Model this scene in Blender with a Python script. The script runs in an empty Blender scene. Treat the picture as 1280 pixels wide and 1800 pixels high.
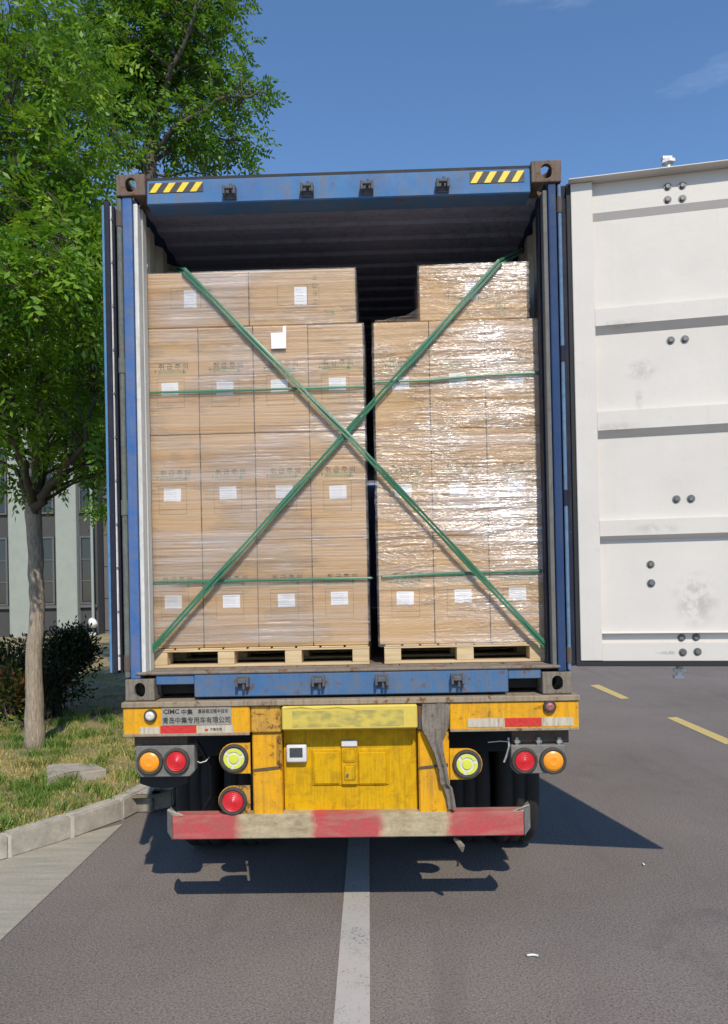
import bpy, bmesh, math, random
import numpy as np
from mathutils import Vector, Matrix

random.seed(7); rng = np.random.default_rng(7)
sc = bpy.context.scene
COL = sc.collection

# ------------------------------------------------------------------ camera
F = 1352.0; PPY = 1023.8                      # focal length and principal row, in photo pixels (1280 x 1800)
CAM = Vector((0.2055, -4.1842, 1.848))
YAW, PITCH, ROLL = -0.02453, 0.00616, -0.02033
fw = Vector((math.sin(YAW)*math.cos(PITCH), math.cos(YAW)*math.cos(PITCH), math.sin(PITCH)))
r0 = Vector((math.cos(YAW), -math.sin(YAW), 0)); u0 = r0.cross(fw)
cr = r0*math.cos(ROLL) + u0*math.sin(ROLL); cu = u0*math.cos(ROLL) - r0*math.sin(ROLL)
cd = bpy.data.cameras.new('camera'); cam = bpy.data.objects.new('camera', cd); COL.objects.link(cam)
cd.sensor_fit = 'HORIZONTAL'; cd.sensor_width = 36; cd.lens = F/1280*36
cd.shift_y = (PPY-900)/1280; cd.clip_start = .05; cd.clip_end = 3000
m = Matrix.Identity(4)
for i in range(3): m[i][0] = cr[i]; m[i][1] = cu[i]; m[i][2] = -fw[i]; m[i][3] = CAM[i]
cam.matrix_world = m; sc.camera = cam

def ray(px, py): return fw + cr*((px-640)/F) + cu*((PPY-py)/F)
def atY(px, py, Y): d = ray(px, py); return CAM + d*((Y-CAM.y)/d.y)      # pixel -> point on a plane of known depth
def atZ(px, py, Z=0.0): d = ray(px, py); return CAM + d*((Z-CAM.z)/d.z)  # pixel -> point on the ground

# ------------------------------------------------------------------ sky and sun
SUN_EL, SUN_AZ = math.radians(45), math.radians(12.5)   # sun behind the viewer, a little to the right
sun_dir = Vector((math.sin(SUN_AZ)*math.cos(SUN_EL), -math.cos(SUN_AZ)*math.cos(SUN_EL), math.sin(SUN_EL)))
w = bpy.data.worlds.new('World'); sc.world = w; w.use_nodes = True
nt = w.node_tree; bg = nt.nodes['Background']
sky = nt.nodes.new('ShaderNodeTexSky'); sky.sky_type = 'NISHITA'; sky.sun_disc = False
sky.sun_elevation = SUN_EL; sky.sun_rotation = math.pi - SUN_AZ
sky.air_density = 1.0; sky.dust_density = 0.15; sky.ozone_density = 4.5
bg.inputs['Strength'].default_value = 0.15
# thin high cirrus over the whole sky
tc = nt.nodes.new('ShaderNodeTexCoord'); mp = nt.nodes.new('ShaderNodeMapping')
mp.inputs['Scale'].default_value = (1.6, 1.6, 7); mp.inputs['Rotation'].default_value = (0.3, .25, .9)
mp.inputs['Location'].default_value = (4.32, 1.96, 1.0)
nz = nt.nodes.new('ShaderNodeTexNoise'); nz.inputs['Scale'].default_value = 1.5; nz.inputs['Detail'].default_value = 7; nz.inputs['Roughness'].default_value = .6
rp = nt.nodes.new('ShaderNodeValToRGB'); rp.color_ramp.elements[0].position = .58; rp.color_ramp.elements[1].position = .86
rp.color_ramp.elements[1].color = (.30, .30, .30, 1)
mx = nt.nodes.new('ShaderNodeMix'); mx.data_type = 'RGBA'; mx.inputs[7].default_value = (6.5, 7.0, 7.8, 1)
nt.links.new(tc.outputs['Generated'], mp.inputs[0]); nt.links.new(mp.outputs[0], nz.inputs['Vector'])
nt.links.new(nz.outputs['Fac'], rp.inputs[0]); nt.links.new(rp.outputs[0], mx.inputs[0])
hs = nt.nodes.new('ShaderNodeHueSaturation'); hs.inputs['Saturation'].default_value = 1.07; nt.links.new(sky.outputs[0], hs.inputs['Color']); nt.links.new(hs.outputs[0], mx.inputs[6]); nt.links.new(mx.outputs[2], bg.inputs['Color'])
sl = bpy.data.lights.new('sun', 'SUN'); sl.energy = 3.7; sl.angle = math.radians(.53); sl.color = (1, .915, .77)
so = bpy.data.objects.new('sun', sl); COL.objects.link(so); so.location = (8, -20, 20)
so.rotation_euler = sun_dir.to_track_quat('Z', 'Y').to_euler()
sc.view_settings.view_transform = 'Standard'; sc.view_settings.look = 'None'
sc.view_settings.exposure = 0.2; sc.view_settings.gamma = 1
sc.cycles.max_bounces = 8; sc.cycles.transparent_max_bounces = 12

# ------------------------------------------------------------------ materials
def srgb(r, g, b):
    f = lambda c: (c/255/12.92 if c/255 <= .04045 else ((c/255+.055)/1.055)**2.4)
    return (f(r), f(g), f(b))
class N:
    def __init__(s, name):
        s.m = bpy.data.materials.new(name); s.m.use_nodes = True; s.t = s.m.node_tree
        s.b = s.t.nodes['Principled BSDF']; s.out = s.t.nodes['Material Output']; s.tc = s.t.nodes.new('ShaderNodeTexCoord')
    def n(s, typ, **k):
        x = s.t.nodes.new(typ)
        for a, v in k.items():
            if hasattr(x, a): setattr(x, a, v)
            else: x.inputs[a].default_value = v
        return x
    def link(s, a, b): s.t.links.new(a, b)
    def coord(s, scale=(1, 1, 1), src='Object', rot=(0, 0, 0), loc=(0, 0, 0)):
        mp = s.n('ShaderNodeMapping'); mp.inputs['Scale'].default_value = scale; mp.inputs['Rotation'].default_value = rot; mp.inputs['Location'].default_value = loc
        s.link(s.tc.outputs[src], mp.inputs[0]); return mp.outputs[0]
    def noise(s, scale, detail=6, rough=.6, vec=None, dist=0):
        x = s.n('ShaderNodeTexNoise', Scale=scale, Detail=detail, Roughness=rough, Distortion=dist)
        s.link(vec if vec is not None else s.tc.outputs['Object'], x.inputs['Vector']); return x.outputs['Fac']
    def ramp(s, fac, a, b, lo=0., hi=1.):
        x = s.n('ShaderNodeMapRange'); x.inputs['From Min'].default_value = a; x.inputs['From Max'].default_value = b
        x.inputs['To Min'].default_value = lo; x.inputs['To Max'].default_value = hi; s.link(fac, x.inputs[0]); return x.outputs[0]
    def mix(s, fac, a, b, mode='MIX'):
        x = s.n('ShaderNodeMix', data_type='RGBA', blend_type=mode)
        for v, i in ((fac, 0), (a, 6), (b, 7)):
            if isinstance(v, (int, float)): x.inputs[i].default_value = v
            elif isinstance(v, tuple): x.inputs[i].default_value = (*v[:3], 1)
            else: s.link(v, x.inputs[i])
        return x.outputs[2]
    def math(s, op, a, b=0.):
        x = s.n('ShaderNodeMath', operation=op)
        for v, i in ((a, 0), (b, 1)):
            if isinstance(v, (int, float)): x.inputs[i].default_value = v
            else: s.link(v, x.inputs[i])
        return x.outputs[0]
    def bump(s, h, strength=.3, dist=.01, normal=None):
        x = s.n('ShaderNodeBump', Strength=strength, Distance=dist); s.link(h, x.inputs['Height'])
        if normal is not None: s.link(normal, x.inputs['Normal'])
        return x.outputs[0]
    def done(s, col=None, rough=.6, metal=0., normal=None, spec=.5):
        for v, k in ((col, 'Base Color'), (rough, 'Roughness'), (metal, 'Metallic'), (spec, 'Specular IOR Level')):
            if v is None: continue
            if isinstance(v, tuple): s.b.inputs[k].default_value = (*v[:3], 1)
            elif isinstance(v, (int, float)): s.b.inputs[k].default_value = v
            else: s.link(v, s.b.inputs[k])
        if normal is not None: s.link(normal, s.b.inputs['Normal'])
        return s.m

def paint(name, base, dirt=(.12, .09, .06), dirt_amt=.4, rust_amt=.25, rough=.5, sc_=1., fade=.25, fadecol=None, mott=.12):
    q = N(name)
    big = q.noise(1.7*sc_, 5, .6); fine = q.noise(38*sc_, 6, .7); mid = q.noise(9*sc_, 8, .68)
    streak = q.noise(1.0, 6, .65, q.coord((26*sc_, 26*sc_, 1.6*sc_)))
    c = q.mix(q.ramp(big, .35, .7, 0, fade), base, fadecol or tuple(min(1, b*1.35+.03) for b in base))
    c = q.mix(q.ramp(fine, .35, .75, 0, .22), c, tuple(b*.6 for b in base))
    c = q.mix(q.math('MULTIPLY', q.ramp(streak, .46, .72), q.math('MULTIPLY', q.ramp(big, .3, .6), dirt_amt)), c, dirt)
    blot = q.noise(5.5*sc_, 9, .72, None, .5); c = q.mix(q.ramp(blot, .46, .66, 0, mott), c, dirt)
    ru = q.math('MULTIPLY', q.ramp(mid, .66-.2*rust_amt, .72-.17*rust_amt), q.ramp(fine, .3, .5))
    rc = q.mix(fine, (.055, .022, .010), (.22, .10, .045))
    c = q.mix(q.math('MULTIPLY', ru, min(1, rust_amt*2.2)), c, rc)
    return q.done(c, q.ramp(mid, .3, .7, rough-.1, rough+.2), 0, q.bump(q.math('ADD', mid, q.math('MULTIPLY', fine, .4)), .22, .006), .2)

def plain(name, col, rough=.6, metal=0., var=.25, scale=12., bump=.15):
    q = N(name); n1 = q.noise(scale, 6, .65); n2 = q.noise(scale*6, 4, .6)
    c = q.mix(q.ramp(n1, .3, .7), tuple(x*(1-var) for x in col), tuple(min(1, x*(1+var)) for x in col))
    c = q.mix(q.ramp(n2, .35, .7, 0, .25), c, tuple(x*.6 for x in col))
    return q.done(c, q.ramp(n1, .3, .7, max(.05, rough-.08), min(1, rough+.1)), metal, q.bump(n2, bump, .004))

MT = {}
MT['blue'] = paint('container_blue_paint', (.045, .15, .36), (.17, .14, .11), .75, .26, .55, fade=.5, fadecol=(.11, .25, .42), mott=.35)
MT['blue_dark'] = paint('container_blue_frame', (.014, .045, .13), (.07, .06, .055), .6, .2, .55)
MT['casting'] = paint('rusty_casting', (.155, .115, .092), (.07, .052, .042), .8, .55, .8, 3.)
MT['casting_dusty'] = paint('dusty_casting', (.20, .175, .14), (.085, .065, .05), .8, .35, .85, 3., mott=.4)
MT['rust'] = paint('rusted_steel', (.105, .085, .07), (.05, .04, .035), .8, .6, .85, 3.)
MT['keeper'] = paint('keeper_steel', (.10, .11, .13), (.05, .04, .035), .8, .3, .6, 4.)
MT['sillplate'] = paint('worn_sill_plate', (.20, .165, .135), (.09, .07, .055), .8, .6, .75, 1.6)
MT['white_paint'] = paint('door_white_paint', (.585, .575, .555), (.42, .40, .36), .16, .0, .45, fade=.25, fadecol=(.61, .605, .575))
MT['grey_wall'] = paint('inner_wall_grey', (.55, .55, .52), (.25, .23, .2), .4, .05, .55)
MT['roof_in'] = paint('inner_roof_grey', (.34, .40, .62), (.06, .05, .05), .5, .1, .65)
MT['navy'] = paint('navy_paint_and_shade', (.012, .016, .034), (.05, .042, .04), .6, .2, .6, 3.)  # near-black navy, also painted where shade lies around the right post
MT['pipe_green'] = paint('worn_grey_green_pipe', (.13, .15, .135), (.07, .055, .045), .8, .35, .65, 4., mott=.5)
MT['pipe_blue'] = paint('worn_pale_blue_pipe', (.11, .20, .33), (.08, .07, .06), .7, .3, .6, 4., mott=.4)
MT['post_blue'] = paint('worn_post_blue', (.03, .12, .34), (.14, .14, .19), .9, .15, .6, 3., .6, (.13, .19, .34), .55)
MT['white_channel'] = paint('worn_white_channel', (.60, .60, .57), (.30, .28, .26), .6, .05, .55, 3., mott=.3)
MT['pale_edge'] = paint('pale_worn_edge', (.06, .20, .42), (.20, .27, .33), .8, .2, .6, 6., mott=.5)
MT['grey_shaded'] = paint('shaded_grey_channel', (.15, .15, .145), (.08, .07, .065), .6, .1, .6, 3., mott=.4)  # right channel's shade painted in as a darker grey
MT['sill_blue'] = paint('worn_sill_blue', (.045, .135, .30), (.16, .14, .12), .95, .42, .6, 2.4, .5, (.10, .20, .33), .5)
MT['strip_rust'] = paint('bent_strip_steel', (.21, .185, .155), (.075, .055, .042), .9, .45, .75, 4., mott=.55)
MT['rubber'] = plain('black_rubber', (.018, .018, .02), .75, 0, .3, 20)
MT['tyre'] = plain('tyre_rubber', (.022, .021, .02), .85, 0, .35, 14)
MT['black'] = plain('dark_chassis_steel', (.022, .020, .019), .8, 0, .4, 8)
MT['galv'] = plain('galvanised_steel', (.42, .42, .41), .42, .6, .3, 25)
MT['zincwhite'] = plain('weathered_galvanised_bar', (.74, .72, .72), .5, 0, .15, 18)
MT['bolt'] = plain('bolt_steel', (.16, .16, .16), .5, .5, .4, 60)
MT['yellow'] = paint('trailer_yellow', (.74, .355, .006), (.26, .15, .04), .8, .34, .6, 2.0, .4, (.66, .36, .04), .38)
MT['yellow_panel'] = paint('tail_panel_yellow', (.63, .35, .001), (.27, .15, .008), .9, .14, .62, 2.6, .5, (.62, .37, .01), .55)
MT['yellow_worn'] = paint('worn_yellow', (.58, .30, .03), (.12, .09, .06), .9, .7, .65, 2.2, .4, (.5, .33, .10))
MT['deck'] = paint('dusty_deck_steel', (.30, .24, .17), (.10, .07, .05), .8, .5, .8, 2.)
MT['bezel'] = plain('dusty_bezel_rubber', (.055, .048, .042), .85, 0, .4, 30)
MT['housing'] = plain('grey_lamp_housing', (.165, .158, .145), .75, 0, .3, 22)
MT['screen'] = plain('dark_screen', (.06, .065, .075), .25, 0, .1, 30, .02)
MT['plastic_white'] = plain('off_white_plastic', (.62, .62, .62), .45, 0, .08, 20, .05)
MT['stripe_yellow'] = plain('hazard_yellow', (.80, .56, .02), .5, 0, .12, 20, .05)
MT['stripe_black'] = plain('hazard_black', (.04, .04, .045), .6, 0, .3, 20, .05)
MT['refl_red'] = plain('reflective_red', (.55, .035, .03), .35, 0, .2, 50, .05)
MT['refl_white'] = paint('dirty_reflective_white', (.52, .47, .38), (.16, .10, .05), .8, .3, .5, 3.)
MT['ink'] = plain('black_print', (.025, .025, .025), .7, 0, .2, 30, .02)
MT['nameplate'] = paint('brushed_nameplate', (.30, .285, .25), (.14, .1, .06), .6, .15, .5, 3.)
MT['rag'] = plain('grey_torn_sheet', (.20, .165, .13), .9, 0, .35, 16, .4)
MT['cream'] = plain('plate_pale_yellow', (.60, .48, .10), .6, 0, .15, 12)
MT['concrete'] = plain('kerb_concrete', (.40, .365, .315), .9, 0, .32, 7, .6)
MT['mortar'] = plain('mortar', (.55, .52, .47), .95, 0, .15, 20, .4)
MT['stone'] = plain('slab_stone', (.36, .32, .27), .9, 0, .25, 10, .5)
MT['white_pvc'] = plain('white_pvc', (.75, .75, .73), .4, 0, .06, 10, .03)
MT['paper'] = plain('white_paper', (.78, .78, .80), .6, 0, .03, 30, .03)

def q_door():
    q = N('scuffed_white_paint'); n1 = q.noise(16, 8, .72); n2 = q.noise(3, 6, .6); st = q.noise(1., 7, .7, q.coord((5, 5, 60))); vs = q.noise(1., 6, .65, q.coord((22, 22, 1.1)))
    c = q.mix(q.ramp(n2, .3, .7), (.57, .535, .495), (.615, .58, .54)); c = q.mix(q.ramp(st, .62, .74, 0, .28), c, (.40, .385, .36)); c = q.mix(q.ramp(vs, .60, .74, 0, .22), c, (.43, .41, .37)); c = q.mix(q.ramp(n1, .62, .70, 0, .2), c, (.36, .34, .31))
    for px, py, rx, rz, amt in ((1232, 1055, .13, .17, .5), (1140, 640, .10, .07, .45), (1135, 690, .025, .09, .4), (1100, 560, .16, .03, .35), (1090, 745, .2, .03, .3), (1160, 928, .14, .035, .4), (1185, 1149, .09, .012, .7), (1014, 900, .03, .3, .3), (1016, 620, .025, .15, .35)):
        p = atY(px, py, -.12); gx = q.n('ShaderNodeSeparateXYZ'); q.link(q.tc.outputs['Object'], gx.inputs[0])
        dx = q.math('DIVIDE', q.math('SUBTRACT', gx.outputs['X'], p.x), rx); dz_ = q.math('DIVIDE', q.math('SUBTRACT', gx.outputs['Z'], p.z), rz)
        d = q.math('SQRT', q.math('ADD', q.math('MULTIPLY', dx, dx), q.math('MULTIPLY', dz_, dz_)))
        c = q.mix(q.math('MULTIPLY', q.math('MULTIPLY', q.ramp(d, .35, 1., 1, 0), q.ramp(n1, .44, .58)), amt), c, (.30, .285, .255))
    return q.done(c, q.ramp(n2, .3, .7, .4, .55), 0, q.bump(q.math('ADD', q.math('MULTIPLY', n2, 3.), n1), .10, .01), .3)
MT['door_white'] = q_door()
def q_plate_blur():
    q = N('registration_plate_paint'); v = q.coord((14, 1, 26)); n1 = q.noise(1.0, 3, .5, v); n2 = q.noise(30, 5, .6)
    gx = q.n('ShaderNodeSeparateXYZ'); q.link(q.tc.outputs['Object'], gx.inputs[0])
    zz = gx.outputs['Z']; z0 = atY(610, 1262, -.02).z
    inside = q.math('LESS_THAN', q.math('ABSOLUTE', q.math('SUBTRACT', zz, z0)), .045)
    xm = q.math('LESS_THAN', q.math('ABSOLUTE', q.math('SUBTRACT', gx.outputs['X'], atY(612, 1262, -.02).x)), .30)
    c = q.mix(q.ramp(n2, .3, .7, 0, .4), (.62, .47, .07), (.50, .38, .10))
    c = q.mix(q.math('MULTIPLY', q.math('MULTIPLY', inside, xm), q.ramp(n1, .40, .62, .1, .75)), c, (.24, .23, .08))
    return q.done(c, .6, 0, q.bump(n2, .15, .004))
MT['plate'] = q_plate_blur()

def q_asphalt():
    q = N('asphalt'); g = q.noise(75, 4, .8); g2 = q.noise(95, 3, .8); big = q.noise(.45, 5, .6); med = q.noise(3.2, 6, .65)
    vor = q.n('ShaderNodeTexVoronoi', Scale=75.); q.link(q.tc.outputs['Object'], vor.inputs['Vector'])
    c = q.mix(q.ramp(big, .3, .7), (.152, .128, .114), (.235, .200, .180))
    c = q.mix(q.ramp(med, .38, .68, 0, .4), c, (.225, .195, .172))
    c = q.mix(q.ramp(g, .47, .62, 0, .8), c, (.062, .052, .048))
    c = q.mix(q.ramp(g2, .52, .64, 0, .65), c, (.36, .315, .29))
    c = q.mix(q.ramp(vor.outputs['Distance'], .0, .24, .55, 0), c, (.33, .29, .265))
    c = q.mix(q.ramp(q.noise(.9, 8, .7, None, 1.2), .58, .70, 0, .38), c, (.10, .086, .08))
    c = q.mix(q.ramp(q.noise(1., 5, .6, q.coord((3.2, .35, 1), rot=(0, 0, .02))), .55, .72, 0, .35), c, (.115, .098, .09))   # tyre-worn bands along the lane
    c = q.mix(q.ramp(q.noise(2.1, 7, .7, None, .6), .62, .72, 0, .4), c, (.23, .21, .175))
    return q.done(c, .9, 0, q.bump(q.math('ADD', g, g2), .6, .008), .25)
MT['asphalt'] = q_asphalt()
def q_concrete_apron():
    q = N('apron_concrete'); v = q.coord((1, 7, 1), rot=(0, 0, .9)); n1 = q.noise(2.2, 7, .65, v); n2 = q.noise(60, 5, .7); n3 = q.noise(1.3, 5, .6)
    c = q.mix(q.ramp(n1, .3, .7), (.30, .275, .225), (.41, .38, .315)); c = q.mix(q.ramp(n2, .4, .7, 0, .4), c, (.17, .155, .13))
    c = q.mix(q.ramp(n3, .55, .75, 0, .35), c, (.2, .18, .15))
    return q.done(c, .9, 0, q.bump(q.math('ADD', n1, n2), .4, .006))
MT['apron'] = q_concrete_apron()
def q_line(name, col, wear):
    q = N(name); n1 = q.noise(55, 8, .8); n2 = q.noise(3.5, 6, .65); g = q.noise(200, 3, .8)
    c = q.mix(q.ramp(n2, .3, .7, 0, .4), col, tuple(x*.68 for x in col)); c = q.mix(q.ramp(g, .4, .7, 0, .3), c, tuple(x*.5 for x in col))
    f = q.math('ADD', n1, q.math('MULTIPLY', n2, .35)); c = q.mix(q.ramp(f, wear, wear+.08), c, (.13, .12, .115))
    return q.done(c, .8, 0, q.bump(g, .4, .005))
MT['line_white'] = q_line('white_road_paint', (.46, .43, .40), .735)
MT['line_yellow'] = q_line('yellow_road_paint', (.62, .47, .17), .86)
def q_soil():
    q = N('lawn_soil'); n1 = q.noise(1.6, 6, .65); n2 = q.noise(22, 7, .75)
    c = q.mix(q.ramp(n1, .38, .62), (.30, .225, .12), (.15, .15, .055)); c = q.mix(q.ramp(n2, .35, .7, 0, .7), c, (.38, .29, .17))
    return q.done(c, .95, 0, q.bump(n2, .8, .03))
MT['soil'] = q_soil()
def q_grass(name='grass_blades'):
    q = N(name); n1 = q.noise(1.6, 6, .65); a = q.n('ShaderNodeAttribute', attribute_name='rnd')
    f = q.math('ADD', q.ramp(n1, .38, .62, -.30, .30), a.outputs['Fac'])
    c = q.mix(q.ramp(f, .38, .74), (.42, .34, .13), (.12, .20, .035)); c = q.mix(q.ramp(f, .90, 1.25), c, (.06, .13, .02))
    q.done(c, .6, 0, None, .25); return q.m
MT['grass'] = q_grass()
def leaf(name, a, b, c, trans=.45):
    q = N(name); at = q.n('ShaderNodeAttribute', attribute_name='rnd'); n1 = q.noise(1.1, 4, .6)
    n1 = q.noise(2.6, 5, .65); f = q.math('ADD', q.math('MULTIPLY', at.outputs['Fac'], .55), q.ramp(n1, .38, .62, -.1, .5))
    col = q.mix(q.ramp(f, .1, .6), a, b); col = q.mix(q.ramp(f, .6, .95), col, c)
    q.done(col, .42, 0, None, .4)
    tr = q.n('ShaderNodeBsdfTranslucent'); q.link(q.mix(.5, col, (.16, .26, .01)), tr.inputs[0])
    ms = q.n('ShaderNodeMixShader'); ms.inputs[0].default_value = trans
    q.link(q.b.outputs[0], ms.inputs[1]); q.link(tr.outputs[0], ms.inputs[2]); q.link(ms.outputs[0], q.out.inputs[0]); return q.m
MT['leaf'] = leaf('tree_leaves', (.05, .155, .010), (.17, .33, .02), (.36, .48, .05))
MT['leaf_far'] = leaf('far_tree_leaves', (.045, .135, .012), (.12, .26, .018), (.24, .37, .035))
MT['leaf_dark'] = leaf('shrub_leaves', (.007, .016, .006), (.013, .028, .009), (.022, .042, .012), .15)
MT['leaf_red'] = leaf('photinia_leaves', (.06, .10, .015), (.17, .12, .025), (.42, .07, .03), .3)
def q_bark():
    q = N('bark'); v = q.coord((30, 30, 5)); n1 = q.noise(1.6, 8, .7, v, .6); n2 = q.noise(70, 5, .7)
    c = q.mix(q.ramp(n1, .35, .65), (.30, .235, .175), (.55, .46, .36)); c = q.mix(q.ramp(n2, .4, .7, 0, .4), c, (.2, .16, .12))
    return q.done(c, .9, 0, q.bump(q.math('ADD', n1, q.math('MULTIPLY', n2, .3)), 1., .03))
MT['bark'] = q_bark()
MT['bark_dark'] = plain('branch_bark', (.085, .07, .052), .9, 0, .35, 20, .4)
def q_cardboard():
    q = N('cardboard'); oi = q.n('ShaderNodeObjectInfo'); v = q.coord((.7, .7, 42)); n1 = q.noise(3, 5, .6, v); n2 = q.noise(5, 6, .65); n3 = q.noise(120, 3, .6)
    c = q.mix(oi.outputs['Random'], (.49, .315, .15), (.555, .365, .185)); c = q.mix(q.ramp(n1, .35, .7, 0, .35), c, (.45, .27, .10))
    c = q.mix(q.ramp(n2, .45, .75, 0, .3), c, (.57, .385, .185)); c = q.mix(q.ramp(n3, .45, .7, 0, .12), c, (.28, .17, .09))
    return q.done(c, .75, 0, q.bump(n1, .15, .004))
MT['card'] = q_cardboard()
MT['ink_brown'] = plain('faded_dark_print', (.15, .125, .06), .75, 0, .3, 40, .02)
MT['ink_green'] = plain('faded_green_print', (.12, .24, .09), .75, 0, .3, 40, .02)
MT['tape'] = plain('clear_carton_tape', (.40, .27, .15), .3, 0, .1, 20, .1)
def q_wood():
    q = N('pallet_pine'); oi = q.n('ShaderNodeObjectInfo'); v = q.coord((1.2, 8, 30)); n1 = q.noise(2.2, 7, .65, v, .4); n2 = q.noise(3, 5, .6)
    c = q.mix(q.ramp(n1, .3, .7), (.44, .31, .16), (.68, .53, .32)); c = q.mix(q.ramp(n2, .5, .8, 0, .4), c, (.60, .47, .29)); c = q.mix(q.math('MULTIPLY', oi.outputs['Random'], .3), c, (.42, .30, .17))
    return q.done(c, .8, 0, q.bump(n1, .3, .005))
MT['pine'] = q_wood()
def q_label():
    q = N('printed_label'); gx = q.n('ShaderNodeSeparateXYZ'); q.link(q.tc.outputs['Generated'], gx.inputs[0])
    z = gx.outputs['Z']; x = gx.outputs['X']
    ln = q.math('LESS_THAN', q.math('FRACT', q.math('MULTIPLY', z, 6.)), .24)
    n = q.noise(1., 2, .5, q.coord((60, 1, 9), 'Generated')); inb = q.math('LESS_THAN', q.math('ABSOLUTE', q.math('SUBTRACT', x, .42)), .32)
    f = q.math('MULTIPLY', q.math('MULTIPLY', ln, inb), q.ramp(n, .42, .5, 0, .7))
    return q.done(q.mix(f, (.78, .78, .80), (.30, .30, .34)), .5)
MT['label'] = q_label()
def q_strap():
    q = N('green_woven_strap'); n1 = q.noise(160, 3, .6); n2 = q.noise(4, 5, .6)
    c = q.mix(q.ramp(n2, .3, .7), (.014, .085, .038), (.035, .16, .08)); c = q.mix(q.ramp(n1, .4, .65, 0, .5), c, (.07, .23, .14))
    return q.done(c, .4, 0, q.bump(n1, .3, .003), .6)
MT['strap'] = q_strap()
def q_film(name, lines, folds, seed, haze, shine, loose=None):
    q = N(name)
    L = (seed*3.1, 0, seed*1.7)
    w1 = q.noise(1.0, 4, .62, q.coord((.9, .9, 44), loc=L), .15)                       # tight horizontal draw lines
    w2 = q.noise(1.0, 4, .6, q.coord((2.4, 2.4, 11), loc=L, rot=(0, .22, 0)), .9)      # long slanting tension folds
    pat = q.ramp(q.noise(1.0, 4, .55, q.coord((1.5, 1.5, 3.4), loc=L, rot=(0, .2, 0))), .45, .60)
    band = q.ramp(q.noise(1.0, 1, .4, q.coord((.15, .15, 6.5), loc=L)), .38, .60)       # overlapping turns of film
    slack = 1.
    if loose:      # broad glare painted stronger toward one side of this wrap
        gx = q.n('ShaderNodeSeparateXYZ'); q.link(q.tc.outputs['Object'], gx.inputs[0]); slack = q.ramp(gx.outputs['X'], loose[0], loose[1], .35, 1.)
    h = q.math('ADD', q.math('MULTIPLY', w1, lines), q.math('MULTIPLY', w2, folds))
    nb = q.bump(h, 1., .10)
    gl = q.n('ShaderNodeBsdfGlossy', Roughness=.24); gl.inputs[0].default_value = (1, 1, 1, 1); q.link(nb, gl.inputs['Normal'])
    df = q.n('ShaderNodeBsdfDiffuse'); df.inputs[0].default_value = (.93, .86, .85, 1); q.link(nb, df.inputs['Normal'])
    tp = q.n('ShaderNodeBsdfTransparent'); q.link(q.mix(q.ramp(w1, .36, .46), (.86, .82, .79), (.995, .99, .985)), tp.inputs[0])
    veil = q.math('MULTIPLY', q.math('MULTIPLY', q.ramp(w1, .42, .64, .35, 1.), q.math('ADD', q.math('MULTIPLY', q.math('ADD', pat, band), .38), .24)), q.math('MULTIPLY', slack, haze))  # white veil mixed into the film to stand for broad glare
    m1 = q.n('ShaderNodeMixShader'); q.link(veil, m1.inputs[0]); q.link(tp.outputs[0], m1.inputs[1]); q.link(df.outputs[0], m1.inputs[2])
    fr = q.n('ShaderNodeFresnel', IOR=1.5); q.link(nb, fr.inputs['Normal'])
    k = q.math('MULTIPLY', q.math('ADD', q.math('MULTIPLY', pat, 1.6), .4), q.math('MULTIPLY', slack, shine))
    m2 = q.n('ShaderNodeMixShader'); q.link(q.math('MINIMUM', q.math('MULTIPLY', fr.outputs[0], k), .7), m2.inputs[0]); q.link(m1.outputs[0], m2.inputs[1]); q.link(gl.outputs[0], m2.inputs[2])
    q.link(m2.outputs[0], q.out.inputs[0]); return q.m
MT['film_a'] = q_film('stretch_film', .085, .03, 1, .34, 1.1)
MT['film_b'] = q_film('stretch_film_loose', .115, .32, 2, .72, 1.6, (.40, .90))
def q_lens(name, col, rough=.38, em=0):
    q = N(name); n1 = q.noise(25, 5, .6); c = q.mix(q.ramp(n1, .4, .75, 0, .3), col, tuple(x*.6+.05 for x in col))
    q.done(c, rough, 0, None, .6); q.b.inputs['Coat Weight'].default_value = .12; return q.m
MT['amber'] = q_lens('amber_lens', (.85, .30, .01)); MT['red'] = q_lens('red_lens', (.62, .025, .035))
MT['lime'] = q_lens('lime_reflector', (.62, .66, .06)); MT['clear'] = q_lens('clear_lens', (.62, .60, .56)); MT['dullred'] = q_lens('dull_red_lens', (.26, .09, .08), .4)
def q_bumper():
    q = N('banded_bumper_paint'); gx = q.n('ShaderNodeSeparateXYZ'); q.link(q.tc.outputs['Object'], gx.inputs[0])
    n0 = q.noise(14, 6, .65); n1 = q.noise(9, 7, .7, q.coord((1, 1, 2))); n2 = q.noise(60, 5, .7); x = q.math('ADD', gx.outputs['X'], q.math('MULTIPLY', q.math('SUBTRACT', n0, .5), .10))
    b = [atY(p, 1450, 0).x for p in (295, 420, 551, 671, 789, 935)]
    f = None
    for lo, hi in ((b[0]-.3, b[1]), (b[2], b[3]), (b[4], b[5]+.3)):
        e = q.math('MULTIPLY', q.ramp(x, lo-.02, lo+.02), q.ramp(x, hi-.03, hi+.03, 1, 0)); f = e if f is None else q.math('MAXIMUM', f, e)
    wh = q.mix(q.ramp(n1, .35, .65), (.50, .42, .27), (.30, .235, .135)); rd = q.mix(q.ramp(n1, .35, .7), (.50, .045, .06), (.33, .09, .08))
    c = q.mix(f, wh, rd); c = q.mix(q.ramp(n2, .46, .72, 0, .55), c, (.25, .17, .12)); c = q.mix(q.ramp(n1, .56, .70, 0, .65), c, (.19, .135, .09)); c = q.mix(q.ramp(q.noise(1., 5, .6, q.coord((3, 3, 14))), .52, .70, 0, .5), c, (.36, .27, .19))
    return q.done(c, .6, 0, q.bump(n1, .2, .005))
MT['bumper'] = q_bumper()
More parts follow.
